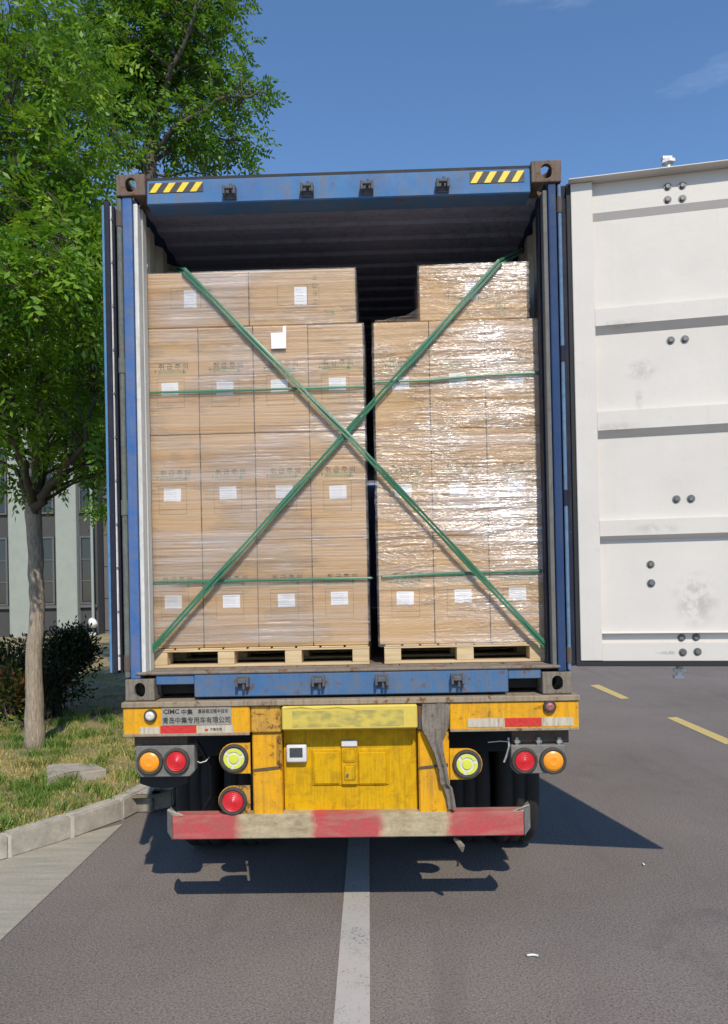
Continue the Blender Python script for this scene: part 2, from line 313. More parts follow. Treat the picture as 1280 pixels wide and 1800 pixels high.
MT['b_wall'] = plain('building_dark_wall', (.055, .055, .058), .8, 0, .1, .6)
MT['b_pil'] = plain('building_pale_cladding', (.29, .32, .285), .7, 0, .07, .5)
MT['b_grey'] = plain('building_grey_panel', (.12, .115, .12), .75, 0, .12, .8)
MT['b_frame'] = plain('window_frame_grey', (.105, .105, .11), .5, 0, .1, 3)
def q_glass():
    q = N('window_glass'); n1 = q.noise(.8, 3, .5); q.done(q.mix(n1, (.010, .013, .02), (.03, .036, .045)), .06, 0, q.bump(n1, .06, .05), .6); return q.m
MT['glass'] = q_glass()

# ------------------------------------------------------------------ mesh helpers
def link(o, parent=None):
    COL.objects.link(o)
    if parent is not None: o.parent = parent
    return o
def meta(o, label=None, cat=None, group=None, kind=None):
    for k, v in (('label', label), ('category', cat), ('group', group), ('kind', kind)):
        if v: o[k] = v
    return o
def thing(name, label, cat, loc=(0, 0, 0), group=None):
    o = bpy.data.objects.new(name, None); o.empty_display_size = .1; link(o); ROOT[o.name] = Vector(loc)
    o.location = loc; return meta(o, label, cat, group)
ROOT = {}
def obj(name, me, mat=None, parent=None, smooth=False):
    """world-space mesh -> object; a root's offset is taken out so that it sits at the thing's base"""
    if isinstance(me, bmesh.types.BMesh):
        b = me; me = bpy.data.meshes.new(name); bmesh.ops.recalc_face_normals(b, faces=b.faces[:]); b.to_mesh(me); b.free()
    if mat: me.materials.append(MT[mat] if isinstance(mat, str) else mat)
    if smooth: me.polygons.foreach_set('use_smooth', [True]*len(me.polygons))
    o = bpy.data.objects.new(name, me); link(o, parent)
    if parent is not None and parent.name in ROOT and parent.parent is None:
        o.location = -ROOT[parent.name]
    return o
def box(b, x0, x1, y0, y1, z0, z1, bev=0., seg=1):
    c = bmesh.ops.create_cube(b, size=1)['verts']
    for v in c: v.co = Vector((x0+(v.co.x+.5)*(x1-x0), y0+(v.co.y+.5)*(y1-y0), z0+(v.co.z+.5)*(z1-z0)))
    if bev: bmesh.ops.bevel(b, geom=list({e for v in c for e in v.link_edges}), offset=bev, segments=seg, affect='EDGES', profile=.6)
    return b
def bx(*a, **k): return box(bmesh.new(), *a, **k)
def cyl(b, p0, p1, r0, r1=None, n=14, caps=True):
    p0, p1 = Vector(p0), Vector(p1); r1 = r0 if r1 is None else r1; d = (p1-p0).normalized()
    a = d.orthogonal().normalized(); c = d.cross(a)
    R = [[b.verts.new(p+(a*math.cos(t)+c*math.sin(t))*r) for t in [2*math.pi*i/n for i in range(n)]] for p, r in ((p0, r0), (p1, r1))]
    for i in range(n): b.faces.new((R[0][i], R[0][(i+1) % n], R[1][(i+1) % n], R[1][i]))
    if caps: b.faces.new(R[0][::-1]); b.faces.new(R[1])
    return b
def prism(b, poly, d):
    """poly: closed list of Vectors, extruded by vector d"""
    A = [b.verts.new(p) for p in poly]; B = [b.verts.new(Vector(p)+d) for p in poly]; n = len(A)
    b.faces.new(A[::-1]); b.faces.new(B)
    for i in range(n): b.faces.new((A[i], A[(i+1) % n], B[(i+1) % n], B[i]))
    return b
def lathe_y(b, cx, y, cz, prof, n=28):
    """rings (radius, dy) round the Y axis, dy negative = toward the viewer; last ring capped"""
    R = [[b.verts.new((cx+r*math.cos(2*math.pi*i/n), y+dy, cz+r*math.sin(2*math.pi*i/n))) for i in range(n)] for r, dy in prof]
    for a, c in zip(R, R[1:]):
        for i in range(n): b.faces.new((a[i], a[(i+1) % n], c[(i+1) % n], c[i]))
    b.faces.new(R[-1]); b.faces.new(R[0][::-1]); return b
def tube(b, pts, radii, n=7):
    pts = [Vector(p) for p in pts]; rings = []
    for i, p in enumerate(pts):
        d = (pts[min(i+1, len(pts)-1)]-pts[max(i-1, 0)]).normalized(); a = d.cross(Vector((.3, .9, .1))).normalized(); c = d.cross(a)
        rings.append([b.verts.new(p+(a*math.cos(2*math.pi*k/n)+c*math.sin(2*math.pi*k/n))*radii[i]) for k in range(n)])
    for A, B in zip(rings, rings[1:]):
        for k in range(n): b.faces.new((A[k], A[(k+1) % n], B[(k+1) % n], B[k]))
    b.faces.new(rings[0][::-1]); b.faces.new(rings[-1]); return b
def prect(x0, y0, x1, y1, Y):
    """pixel rectangle -> X0, X1, Z0, Z1 on a plane Y"""
    xm, ym = (x0+x1)/2, (y0+y1)/2
    return atY(x0, ym, Y).x, atY(x1, ym, Y).x, atY(xm, y1, Y).z, atY(xm, y0, Y).z
def pbox(name, x0, y0, x1, y1, Y, depth, mat, parent, bev=.003):
    X0, X1, Z0, Z1 = prect(x0, y0, x1, y1, Y); return obj(name, bx(X0, X1, Y, Y+depth, Z0, Z1, bev=bev), mat, parent)
def quads(name, V, faces, mat, parent=None):
    me = bpy.data.meshes.new(name); me.from_pydata([tuple(v) for v in V], [], faces); me.update(); return obj(name, me, mat, parent)
def textobj(name, s, x0, x1, zc, y, mat, parent, height=None, width_fit=True, bold=0.):
    c = bpy.data.curves.new('tmp_text', 'FONT'); c.body = s; c.size = 1; c.align_x = 'LEFT'; c.offset = bold; c.resolution_u = 2
    t = bpy.data.objects.new('tmp_text', c); COL.objects.link(t); dg = bpy.context.evaluated_depsgraph_get()
    me = bpy.data.meshes.new_from_object(t.evaluated_get(dg)); bpy.data.objects.remove(t); bpy.data.curves.remove(c)
    co = np.empty(len(me.vertices)*3); me.vertices.foreach_get('co', co); co = co.reshape(-1, 3)
    lo, hi = co.min(0), co.max(0); sx = (x1-x0)/(hi[0]-lo[0]); sz = height/(hi[1]-lo[1]) if height else sx
    out = np.stack([x0+(co[:, 0]-lo[0])*sx, np.full(len(co), y), zc+(co[:, 1]-(lo[1]+hi[1])/2)*sz], 1)
    me.vertices.foreach_set('co', out.ravel()); me.materials.clear(); me.update()
    return obj(name, me, mat, parent)
def np_mesh(name, V, Fc, mat, parent=None, rnd=None, smooth=False):
    me = bpy.data.meshes.new(name); k = Fc.shape[1]
    me.vertices.add(len(V)); me.vertices.foreach_set('co', V.astype(np.float32).ravel())
    me.loops.add(Fc.size); me.loops.foreach_set('vertex_index', Fc.astype(np.int32).ravel())
    me.polygons.add(len(Fc)); me.polygons.foreach_set('loop_start', np.arange(0, Fc.size, k, dtype=np.int32)); me.polygons.foreach_set('loop_total', np.full(len(Fc), k, np.int32))
    me.update(calc_edges=True)
    if rnd is not None:
        a = me.attributes.new('rnd', 'FLOAT', 'POINT'); a.data.foreach_set('value', rnd.astype(np.float32))
    return obj(name, me, mat, parent, smooth)
def struct(o): o['kind'] = 'structure'; return o

# ------------------------------------------------------------------ ground, kerb, road markings
struct(quads('ground', [(-600, -60, 0), (600, -60, 0), (600, 1500, 0), (-600, 1500, 0)], [(0, 1, 2, 3)], 'asphalt'))
K = [atZ(*p) for p in ((0, 1514), (89, 1488), (169, 1459), (211, 1444))]
d0 = (K[0]-K[1]).normalized()
path = [K[0]+d0*3.2+Vector((-1.1, .1, 0)), K[0]+d0*1.7+Vector((-.3, 0, 0)), K[0]+d0*.8+Vector((-.06, 0, 0))]+K
last = K[-1]; path += [last+Vector((.11, .32, 0)), last+Vector((.16, .75, 0)), last+Vector((.18, 1.3, 0)), last+Vector((.19, 2.2, 0)), last+Vector((.19, 4, 0)), last+Vector((.19, 50, 0))]
def resample(P, step, upto):
    out = [P[0].copy()]; acc = 0
    for a, b in zip(P, P[1:]):
        L = (b-a).length; s = step-acc
        while s <= L and len(out) < upto: out.append(a.lerp(b, s/L)); s += step
        acc = L-(s-step)
    return out
# smooth the bend (Catmull-Rom) before cutting it into stones
dense = []
for i in range(len(path)-1):
    p0, p1, p2, p3 = path[max(i-1, 0)], path[i], path[i+1], path[min(i+2, len(path)-1)]
    for k in range(10 if i < len(path)-2 else 1):
        t = k/10; dense.append(.5*((2*p1)+(p2-p0)*t+(2*p0-5*p1+4*p2-p3)*t*t+(3*p1-p0-3*p2+p3)*t**3))
dense.append(path[-1])
KH = .17; KW = .13
st = resample(dense, .5, 60)
def kn(i, P):  # inward normal (to the lawn)
    d = (P[min(i+1, len(P)-1)]-P[max(i-1, 0)]).normalized(); return Vector((-d.y, d.x, 0))
kerb = bpy.data.objects.new('kerb', None); link(kerb); kerb['kind'] = 'structure'
for i in range(len(st)-1):
    if st[i].y > 14: break
    a, b = st[i], st[i+1]; g = (b-a).normalized()*.006; na, nb = kn(i, st), kn(i+1, st); a = a+g; b = b-g
    h = KH+random.uniform(-.006, .006); o_ = random.uniform(-.004, .004)
    bm = bmesh.new(); prism(bm, [a+na*o_, b+nb*o_, b+nb*KW, a+na*KW], Vector((0, 0, h)))
    bmesh.ops.bevel(bm, geom=bm.edges[:], offset=.012, segments=2, affect='EDGES')
    obj('kerb_stone', bm, 'concrete', kerb)
V = []; Fq = []
for i, p in enumerate(st[:42]):
    n_ = kn(i, st); V += [p+n_*.010+Vector((0, 0, .001)), p+n_*.010+Vector((0, 0, KH-.012)), p+n_*(KW+.004)+Vector((0, 0, KH-.012))]
for i in range(41): Fq += [(3*i, 3*i+3, 3*i+4, 3*i+1), (3*i+1, 3*i+4, 3*i+5, 3*i+2)]
obj('mortar_bed', (lambda me: (me.from_pydata([tuple(v) for v in V], [], Fq), me)[1])(bpy.data.meshes.new('mortar_bed')), 'mortar', kerb)
# lawn: an uneven sheet from the kerb's inner edge out to the left
LZ = .145
cols = [0, .06, .15, .3, .5, .75, 1., 1.4, 1.9, 2.5, 3.3, 4.5, 7, 12, 40]
V = []; Fq = []
lp = resample(dense, .22, 400)
def lump(x, y): return .018*math.sin(x*2.1+y*1.3)+.014*math.sin(x*4.7-y*3.1)+.008*math.sin(x*9+y*8)
for i, p in enumerate(lp):
    for k, c in enumerate(cols):
        q_ = p+kn(i, lp)*(KW-.004) + Vector((-c, 0, 0)); V.append((q_.x, q_.y, LZ+(lump(q_.x, q_.y)+.02 if k > 1 else 0)))
nc = len(cols)
for i in range(len(lp)-1):
    for k in range(nc-1): Fq.append((i*nc+k, (i+1)*nc+k, (i+1)*nc+k+1, i*nc+k+1))
struct(quads('lawn', V, Fq, 'soil'))
# concrete apron in the mouth of the side road
a0, a1 = atZ(216, 1449), atZ(0, 1655); ad = (a1-a0).normalized()
V = [p+kn(i, st)*.05+Vector((0, 0, .004)) for i, p in enumerate(st) if p.y < a0.y+.1]
V += [a0+Vector((0, 0, .004)), a1+Vector((0, 0, .004)), a1+ad*6+Vector((0, 0, .004)), Vector((-9, a1.y-5, .004))]
struct(quads('concrete_apron', V, [tuple(range(len(V)))], 'apron'))
def marking(name, P, mat, z=.004):
    return struct(quads(name, [p+Vector((0, 0, z)) for p in P], [tuple(range(len(P)))], mat))
L0, L1, R0, R1 = atZ(587, 1800), atZ(612, 1480), atZ(650, 1800), atZ(650, 1480)
c0, c1 = (L0+R0)/2, (L1+R1)/2; ld = (c1-c0).normalized(); lw = ((L0-R0).length+(L1-R1).length)/4; ls = Vector((ld.y, -ld.x, 0))*lw
e0, e1 = c0-ld*3, c0+ld*30
marking('road_line', [e0-ls, e0+ls, e1+ls, e1-ls], 'line_white')
def dash(px):
    a, b, c, d = [atZ(*p) for p in px]; return [a, b, c, d]
D1 = dash(((1037, 1205), (1053, 1204), (1107, 1228), (1092, 1229))); D2 = dash(((1172, 1262), (1190, 1261), (1296, 1306), (1276, 1309)))
marking('road_dash', D1, 'line_yellow'); marking('road_dash', D2, 'line_yellow')
stp = (D2[0]-D1[0])
for k in (2, -1, -2): marking('road_dash', [p+stp*k for p in D1], 'line_yellow')

# ------------------------------------------------------------------ container
W = 1.219; ZB = 1.25; ZT = ZB+2.896; CL = 12.19
FLOOR = atY(470, 1171, .2).z
box_c = thing('shipping_container', 'blue shipping container with its doors open, loaded with wrapped cartons', 'container', (0, 6, ZB))
def evaluated_bool(o, cutters):
    for c in cutters:
        md = o.modifiers.new('b', 'BOOLEAN'); md.operation = 'DIFFERENCE'; md.object = c; md.solver = 'EXACT'
    me = bpy.data.meshes.new_from_object(o.evaluated_get(bpy.context.evaluated_depsgraph_get()))
    for c in cutters: bpy.data.objects.remove(c)
    bpy.data.objects.remove(o); return me
def stadium(b, axis, hw, hh, L, n=8):
    pts = []
    for k in range(n+1): t = math.pi*k/n; pts.append((hw*math.cos(t), hh+hw*math.sin(t)))
    for k in range(n+1): t = math.pi+math.pi*k/n; pts.append((hw*math.cos(t), -hh+hw*math.sin(t)))
    if axis == 'y': P = [Vector((x, -L, z)) for x, z in pts]; d = Vector((0, 2*L, 0))
    elif axis == 'x': P = [Vector((-L, x, z)) for x, z in pts]; d = Vector((2*L, 0, 0))
    else: P = [Vector((x, z, -L)) for x, z in pts]; d = Vector((0, 0, 2*L))
    return prism(b, P, d)
def casting_mesh():
    body = obj('tmp', bx(-.081, .081, -.089, .089, -.059, .059, bev=.006, seg=2))
    cs = [obj('tmp', bx(-.058, .058, -.064, .064, -.036, .036))]
    for ax, hw, hh in (('y', .030, .010), ('x', .030, .010), ('z', .031, .030)):
        cs.append(obj('tmp', stadium(bmesh.new(), ax, hw, hh, .2)))
    return evaluated_bool(body, cs)
cm = casting_mesh(); cm.name = 'corner_casting'; cm.materials.append(MT['casting'])
cm2 = cm.copy(); cm2.materials.clear(); cm2.materials.append(MT['casting_dusty'])
for sx in (-1, 1):
    for y in (.089, CL-.089):
        for z in (ZT-.059, ZB+.059):
            o = bpy.data.objects.new('corner_casting', cm if z > 3 else cm2); link(o, box_c); o.location = Vector((sx*(W-.081), y, z))-ROOT[box_c.name]
# header beam over the doors, with the roof edge above it
hx0, hx1 = -W+.165, W-.165
hz0, hz1 = atY(600, 350, .02).z, ZT-.012
hd = obj('door_header', bx(hx0, hx1, .015, .16, hz0, hz1-.02, bev=.006), 'blue', box_c)
obj('roof_edge', bx(hx0, hx1, .03, .14, hz1-.019, hz1+.004, bev=.003), 'rubber', hd)
for (x0, y0, x1, y1) in ((262, 321, 357, 338), (826, 301, 922, 321)):
    X0, X1, Z0, Z1 = prect(x0, y0, x1, y1, .013)
    obj('hazard_band', bx(X0, X1, .012, .0155, Z0, Z1), 'stripe_black', hd)
    n = 4; wv = (X1-X0)/n; h = Z1-Z0
    for k in range(n):
        xa = X0+wv*k+.002; bm = prism(bmesh.new(), [Vector((xa, .0105, Z0+.001)), Vector((xa+wv*.46, .0105, Z0+.001)), Vector((xa+wv*.97, .0105, Z1-.001)), Vector((xa+wv*.48, .0105, Z1-.001))], Vector((0, .002, 0)))
        obj('hazard_stripe', bm, 'stripe_yellow', hd)
def keeper(px, py, parent, flip):
    c = atY(px, py, 0); b = bmesh.new(); w_ = .036
    box(b, c.x-w_, c.x+w_, .004, .018, c.z-.034, c.z+.034, bev=.003)
    box(b, c.x-w_, c.x-w_+.014, -.038, .004, c.z-.026, c.z+.026, bev=.004)
    box(b, c.x+w_-.014, c.x+w_, -.038, .004, c.z-.026, c.z+.026, bev=.004)
    box(b, c.x-w_+.012, c.x+w_-.012, -.034, -.014, c.z+(.004 if flip else -.006), c.z+(.022 if flip else .020), bev=.004)
    cyl(b, (c.x+w_*.2, -.02, c.z+.012), (c.x+w_*.2, -.02, c.z+.036 if flip else c.z-.036), .008, n=8)
    obj('rod_keeper', b, 'keeper', parent)
for p in ((404, 338), (540, 334), (645, 330), (778, 326)): keeper(*p, hd, True)
# posts: layered channel
for sx in (-1, 1):
    zz0, zz1 = ZB+.118, ZT-.118
    pst = obj('corner_post', bx(*sorted((sx*(W-.028), sx*(W-.082 if sx < 0 else W-.072))), .012, .15, zz0, zz1, bev=.008, seg=2), 'post_blue' if sx < 0 else 'blue_dark', box_c)  # right post's shaded look painted in with the darker blue
    b = bmesh.new(); box(b, *sorted((sx*(W+.004), sx*(W-.027))), .055, .14, zz0, zz1, bev=.004); obj('hinge_rail', b, 'navy', pst)  # navy here stands for the shade beside the right post
    b = bmesh.new(); box(b, *sorted((sx*(W-.074 if sx > 0 else W-.084), sx*(W-.098 if sx > 0 else W-.108))), .03, .16, zz0+.03, zz1-.03, bev=.006, seg=2); obj('inner_channel', b, 'white_channel' if sx < 0 else 'grey_shaded', pst)
    b = bmesh.new(); box(b, *sorted((sx*(W-.109 if sx < 0 else W-.099), sx*(W-.116 if sx < 0 else W-.112))), .09, .165, zz0+.03, zz1-.03, bev=.004); obj('inner_channel', b, 'grey_wall' if sx < 0 else 'navy', pst)  # right strip in navy holds the shade on the inner wall
    rp_x = sx*(W-.010); rr = .0155 if sx < 0 else .0105
    zk = [zz0+.09]+[atY(212, y, .02).z for y in (893, 643)]+[zz1-.12]
    b = bmesh.new(); cyl(b, (rp_x, .022, zz0+.01), (rp_x, .022, zz1-.01), rr, n=14); obj('hinge_pin_guard', b, 'pipe_green' if sx < 0 else 'pipe_blue', pst)
    for z in zk:
        b = bmesh.new(); cyl(b, (rp_x, .022, z-.042), (rp_x, .022, z+.042), rr+.004, n=14); box(b, *sorted((sx*(W-.03), sx*(W+.004))), .03, .056, z-.036, z+.036, bev=.003); obj('hinge', b, 'rust' if z in (zk[0], zk[-1]) else ('pipe_green' if sx < 0 else 'navy'), pst)
# side walls and roof: corrugated sheet with thickness
def corrug(length, pitch, depth, flat=.36):
    P = []; y = 0.
    while y < length:
        P += [(y, 0), (y+pitch*flat, 0), (y+pitch*.5, depth), (y+pitch*(.5+flat), depth)]; y += pitch
    return [(min(a, length), d) for a, d in P]+[(length, 0)]
def sheet(prof, put, a, b, t):
    bm = bmesh.new(); n = len(prof)
    g = [[bm.verts.new(put(y, d+o_, e)) for y, d in prof] for o_, e in ((0, a), (0, b), (t, b), (t, a))]
    for A, B in zip(g, g[1:]+g[:1]):
        for i in range(n-1): bm.faces.new((A[i], A[i+1], B[i+1], B[i]))
    return bm
for sx in (-1, 1):
    bm = sheet(corrug(CL-.32, .278, .036), lambda y, d, z: (sx*(W-.052+d), .16+y, z), FLOOR, ZT-.09, .003)
    sw = obj('side_wall', bm, 'grey_wall', box_c)
    obj('top_rail', bx(*sorted((sx*(W-.06), sx*(W-.002))), .18, CL-.18, ZT-.09, ZT-.015, bev=.004), 'blue_dark', box_c)
    obj('bottom_rail', bx(*sorted((sx*(W-.06), sx*(W-.003))), .18, CL-.18, ZB+.01, FLOOR+.01, bev=.004), 'blue_dark', box_c)
    obj('outer_skin', bx(*sorted((sx*(W-.0095), sx*(W-.0065))), .17, CL-.16, FLOOR+.005, ZT-.085), 'blue_dark', sw)
roof = obj('roof', sheet(corrug(CL-.32, .209, .013), lambda y, d, x: (x, .165+y, ZT-.052+d), -W+.06, W-.06, .003), 'roof_in', box_c)
obj('end_wall', bx(-W+.1, W-.1, CL-.06, CL-.02, FLOOR, ZT-.09), 'roof_in', box_c)
# plank floor: boards run the length of the box
fl = obj('floor', bx(-W+.055, W-.055, .14, CL-.08, FLOOR-.05, FLOOR-.004), 'black', box_c)
for k in range(8):
    x0 = -W+.06+k*(2*W-.12)/8; obj('floor_board', bx(x0+.002, x0+(2*W-.12)/8-.002, .142, CL-.09, FLOOR-.03, FLOOR, bev=.002), 'sillplate', fl)
sz0, sz1 = atY(600, 1222, .01).z, FLOOR
X0, X1 = atY(341, 1200, .01).x, atY(894, 1200, .01).x
sill = obj('door_sill', bx(X0, X1, .012, .13, sz0, sz1-.022, bev=.005), 'sill_blue', box_c)
obj('sill_plate', bx(-W+.055, W-.06, .006, .139, sz1-.0215, sz1-.003, bev=.006), 'sillplate', sill)
for sx, xa in ((-1, X0), (1, X1)):
    e = sx*(W-.165); lo, hi = sorted((xa+sx*.001, e))
    obj('fork_pocket_plate', bx(lo, hi, .02, .12, sz1-.075, sz1-.0225, bev=.004), 'sill_blue', sill); obj('sill_back', bx(lo, hi, .13, .16, ZB+.02, sz1-.076), 'black', sill)
for p in ((427, 1199), (560, 1198), (671, 1196), (804, 1194)): keeper(*p, sill, False)
# cross members underneath
b = bmesh.new()
for k in range(30): box(b, -W+.062, W-.062, .5+k*.39, .56+k*.39, ZB+.012, FLOOR-.052)
cmb = obj('floor_bearers', b, 'black', box_c); cmb['kind'] = 'stuff'

# ---- doors.  local frame: u along the leaf from its hinge edge, n = the face that is inside when shut, z up
DZ0, DZ1 = FLOOR-.012, hz0+.045
def door_frame(hx, hy, ang, nsign):
    u = Vector((math.cos(ang), math.sin(ang), 0)); n = Vector((-u.y, u.x, 0))*nsign
    return lambda a, d, z: Vector((hx, hy, 0))+u*a+n*d+Vector((0, 0, z))
def dslab(T, a0, a1, d0, d1, z0, z1, bev=.003):
    b = bmesh.new(); P = [T(a0, d0, z0), T(a1, d0, z0), T(a1, d1, z0), T(a0, d1, z0)]; prism(b, P, Vector((0, 0, z1-z0)))
    if bev: bmesh.ops.bevel(b, geom=b.edges[:], offset=bev, segments=1, affect='EDGES')
    return b
DW = 1.165
def make_door(T, zs, colour_out, lip=True):
    rd = obj('door', dslab(T, .012, .125, -.05, .0, DZ0+.03, DZ1-.012), 'door_white', box_c)
    obj('door_stile', dslab(T, DW-.105, DW-.01, -.05, 0, DZ0+.03, DZ1-.012), 'door_white', rd)
    # inner sheet: profile in z, depth toward the viewer
    prof = zs; bm = bmesh.new(); A = []
    for z, d in prof: A.append((bm.verts.new(T(.126, d, z)), bm.verts.new(T(DW-.106, d, z))))
    B = [(bm.verts.new(T(.126, d-.004, z)), bm.verts.new(T(DW-.106, d-.004, z))) for z, d in prof]
    for Q in (A, B):
        for p, q_ in zip(Q, Q[1:]): bm.faces.new((p[0], p[1], q_[1], q_[0]))
    obj('door_panel', bm, 'door_white', rd)
    obj('outer_sheet', dslab(T, .01, DW-.008, -.0575, -.0515, DZ0+.02, DZ1-.008, .001), colour_out, rd)
    obj('hinge_gasket_shade', dslab(T, -.048, -.0125, -.05, -.018, DZ0+.002, DZ1-.006, .004), 'navy', rd); obj('gasket', dslab(T, -.012, .011, -.045, -.008, DZ0, DZ1-.004, .003), 'rubber', rd); obj('gasket', dslab(T, -.012, DW, -.045, -.006, DZ0, DZ0+.028, .003), 'rubber', rd)  # navy filler strip: gasket plus the dark of the shaded hinge gap
    if lip: obj('top_lip', dslab(T, .0, DW, -.05, .045, DZ1-.011, DZ1-.004, .002), 'door_white', rd)
    return rd
DANG = math.radians(-10)
TR = door_frame(W+.036, .004, DANG, -1)
def doorpix(px, py):
    """pixel -> (u, z) on the open leaf's inner face"""
    d = ray(px, py); u = Vector((math.cos(DANG), math.sin(DANG), 0)); n = Vector((u.y, -u.x, 0)); o_ = TR(0, 0, 0)
    p = CAM+d*((o_-CAM).dot(n)/d.dot(n)); return (p-o_).dot(u), p.z
def dz(py, px=1045): return doorpix(px, py)[1]
PD = -.030; BD = -.004
zs = [(DZ1-.012, -.030), (dz(341), -.030), (dz(342), -.020), (dz(372), -.020), (dz(384), PD-.012), (dz(541), PD-.012), (dz(543), BD), (dz(573), BD), (dz(586), PD-.012), (dz(722), PD-.012), (dz(724), BD), (dz(757), BD), (dz(769), PD-.012), (dz(913), PD-.012), (dz(916), BD), (dz(943), BD), (dz(951), PD-.012), (dz(1111), PD-.006), (dz(1114), -.010), (dz(1115), -.044), (dz(1131), -.044), (dz(1132), -.008), (DZ0+.03, -.008)]
rdoor = make_door(TR, zs, 'blue_dark'); rdoor['label'] = 'open door leaf showing its white ribbed inner face'
for px, py in ((1175, 325), (1201, 323), (1175, 348), (1201, 346), (1182, 594), (1207, 592), (1192, 876), (1218, 875), (1146, 992), (1147, 1025), (1201, 1122), (1227, 1121), (1201, 1147), (1227, 1146)):
    a, z = doorpix(px, py); dd = -.036 if py == 1025 else -.040 if 985 < py < 1030 or 580 < py < 600 or 870 < py < 880 else (-.044 if 1115 < py < 1130 else -.020 if py < 360 else -.008)
    b = bmesh.new(); p, q_ = TR(a, dd-.002, z), TR(a, dd+.012, z); cyl(b, p, q_, .0155, .011, 8); cyl(b, TR(a, dd-.002, z), TR(a, dd+.002, z), .021, n=12); obj('bolt', b, 'bolt', rdoor)
def lock_rod(T, a, parent, mat='galv'):
    b = bmesh.new(); cyl(b, T(a, -.098, DZ0-.03), T(a, -.098, DZ1+.08), .017, n=12); obj('locking_rod', b, mat, parent)
    for z, s in ((DZ1+.085, 1), (DZ0-.036, -1)):
        b = bmesh.new(); P = [T(a-.028, -.118, z), T(a+.030, -.118, z+s*.004), T(a+.034, -.08, z), T(a+.004, -.066, z), T(a-.030, -.084, z)]; prism(b, P, Vector((0, 0, .016)))
        P = [T(a-.034, -.112, z+s*.022), T(a+.012, -.112, z+s*.022), T(a+.022, -.09, z+s*.022), T(a-.028, -.08, z+s*.022)]; prism(b, P, Vector((0, 0, .014*s)))
        cyl(b, T(a-.004, -.098, z-.03), T(a-.004, -.098, z+.035), .014, n=10); obj('rod_cam', b, 'zincwhite', parent)
    for k in range(4):
        z = DZ0+.25+k*(DZ1-DZ0-.5)/3; b = dslab(T, a-.045, a+.045, -.12, -.058, z-.03, z+.03, .004); obj('rod_bracket', b, 'blue_dark', parent)
ua = doorpix(1188, 600)[0]
lock_rod(TR, ua, rdoor); lock_rod(TR, ua+.42, rdoor)
# leaf folded back along the box's left side: seen edge on
TL = door_frame(-W-.100, .075, math.radians(90+3), 1)
zl = [(DZ1-.012, -.022)]
for k in range(4):
    zc = DZ0+.45+k*.55; zl += [(zc+.32, PD-.01), (zc+.30, BD), (zc+.2, BD), (zc+.17, PD-.01)]
zl = sorted(zl+[(DZ0+.03, -.01)], reverse=True)
ldoor = make_door(TL, zl, 'blue', False); ldoor['label'] = 'door leaf folded back along the container side, seen edge on'
X0, X1 = atY(184.5, 700, .055).x, atY(189.5, 700, .055).x
obj('door_edge', bx(X0, X1, .055, .085, DZ0+.004, DZ1-.016, bev=.002), 'pale_edge', ldoor)
obj('edge_gasket', bx(X1+.001, atY(207, 700, .062).x, .062, .085, DZ0+.004, DZ1-.02, bev=.002), 'navy', ldoor)
xw = atY(198, 700, .05).x
b = bmesh.new(); cyl(b, (xw+.004, .05, DZ0+.02), (xw, .05, (DZ0+DZ1)/2), .0135, n=12); cyl(b, (xw, .05, (DZ0+DZ1)/2), (xw+.001, .05, DZ1-.03), .0135, n=12); obj('edge_rod', b, 'zincwhite', ldoor)
for k in range(11):
    z = DZ0+.10+k*(DZ1-DZ0-.2)/10; b = bmesh.new(); cyl(b, (xw+.002, .05, z-.007), (xw+.002, .05, z+.007), .0155, n=12); obj('rod_clip', b, 'galv', ldoor)
lock_rod(TL, .30, ldoor); lock_rod(TL, .80, ldoor)

# ------------------------------------------------------------------ pallets and cartons
YC = .20; CD = .46
cw = .3155
def pallet(label, X0, X1, nb, loc):
    p = thing('wooden_pallet', label, 'pallet', loc, 'pallets on the container floor'); z = FLOOR; z1 = PZ
    nbk = nb; bw = .095
    xs = [X0+(X1-X0-bw)*k/(nbk-1) for k in range(nbk)]
    for dy in (0, .42, .84):
        for x in xs: obj('block', bx(x, x+bw, YC-.012+dy, YC-.012+dy+.12, z+.016, z1-.022, bev=.002), 'pine', p)
    for dy in (0, .42, .84):
        obj('bottom_board', bx(X0-.001, X1+.001, YC-.014+dy, YC+.11+dy, z+.001, z+.0155, bev=.002), 'pine', p)
        obj('stringer_board', bx(X0-.001, X1+.001, YC-.014+dy, YC+.11+dy, z1-.0215, z1-.0115, bev=.002), 'pine', p)
    nt_ = 9; pw = (X1-X0)/nt_
    for k in range(nt_): obj('top_board', bx(X0+k*pw+.006, X0+(k+1)*pw-.006, YC-.012, YC+.98, z1-.011, z1-.001, bev=.002), 'pine', p)
    return p
PZ = atY(470, 1137, YC).z
LX0 = atY(257, 850, YC).x; RX0 = atY(662, 850, YC).x
CH = (atY(450, 573, YC).z-PZ)/3
pallet('pine pallet under the four-column carton stack', LX0+.012, LX0+4*cw, 4, (LX0+2*cw, .7, FLOOR))
pallet('pine pallet under the three-column carton stack', RX0+.025, RX0+3*cw-.005, 3, (RX0+1.5*cw, .7, FLOOR))
def bar_mesh(name, rects):
    b = bmesh.new()
    for (x0, x1, z0, z1) in rects:
        vs = [b.verts.new((x, -.0006, z)) for x, z in ((x0, z0), (x1, z0), (x1, z1), (x0, z1))]; b.faces.new(vs)
    me = bpy.data.meshes.new(name); b.to_mesh(me); b.free(); return me
def outline(x0, x1, z0, z1, t=.0016):
    return [(x0, x1, z0, z0+t), (x0, x1, z1-t, z1), (x0, x0+t, z0+t, z1-t), (x1-t, x1, z0+t, z1-t)]
def shaped_box(b, w_, d_, h_):
    box(b, 0, w_, 0, d_, 0, h_, bev=.005, seg=2); return b
G = .0018
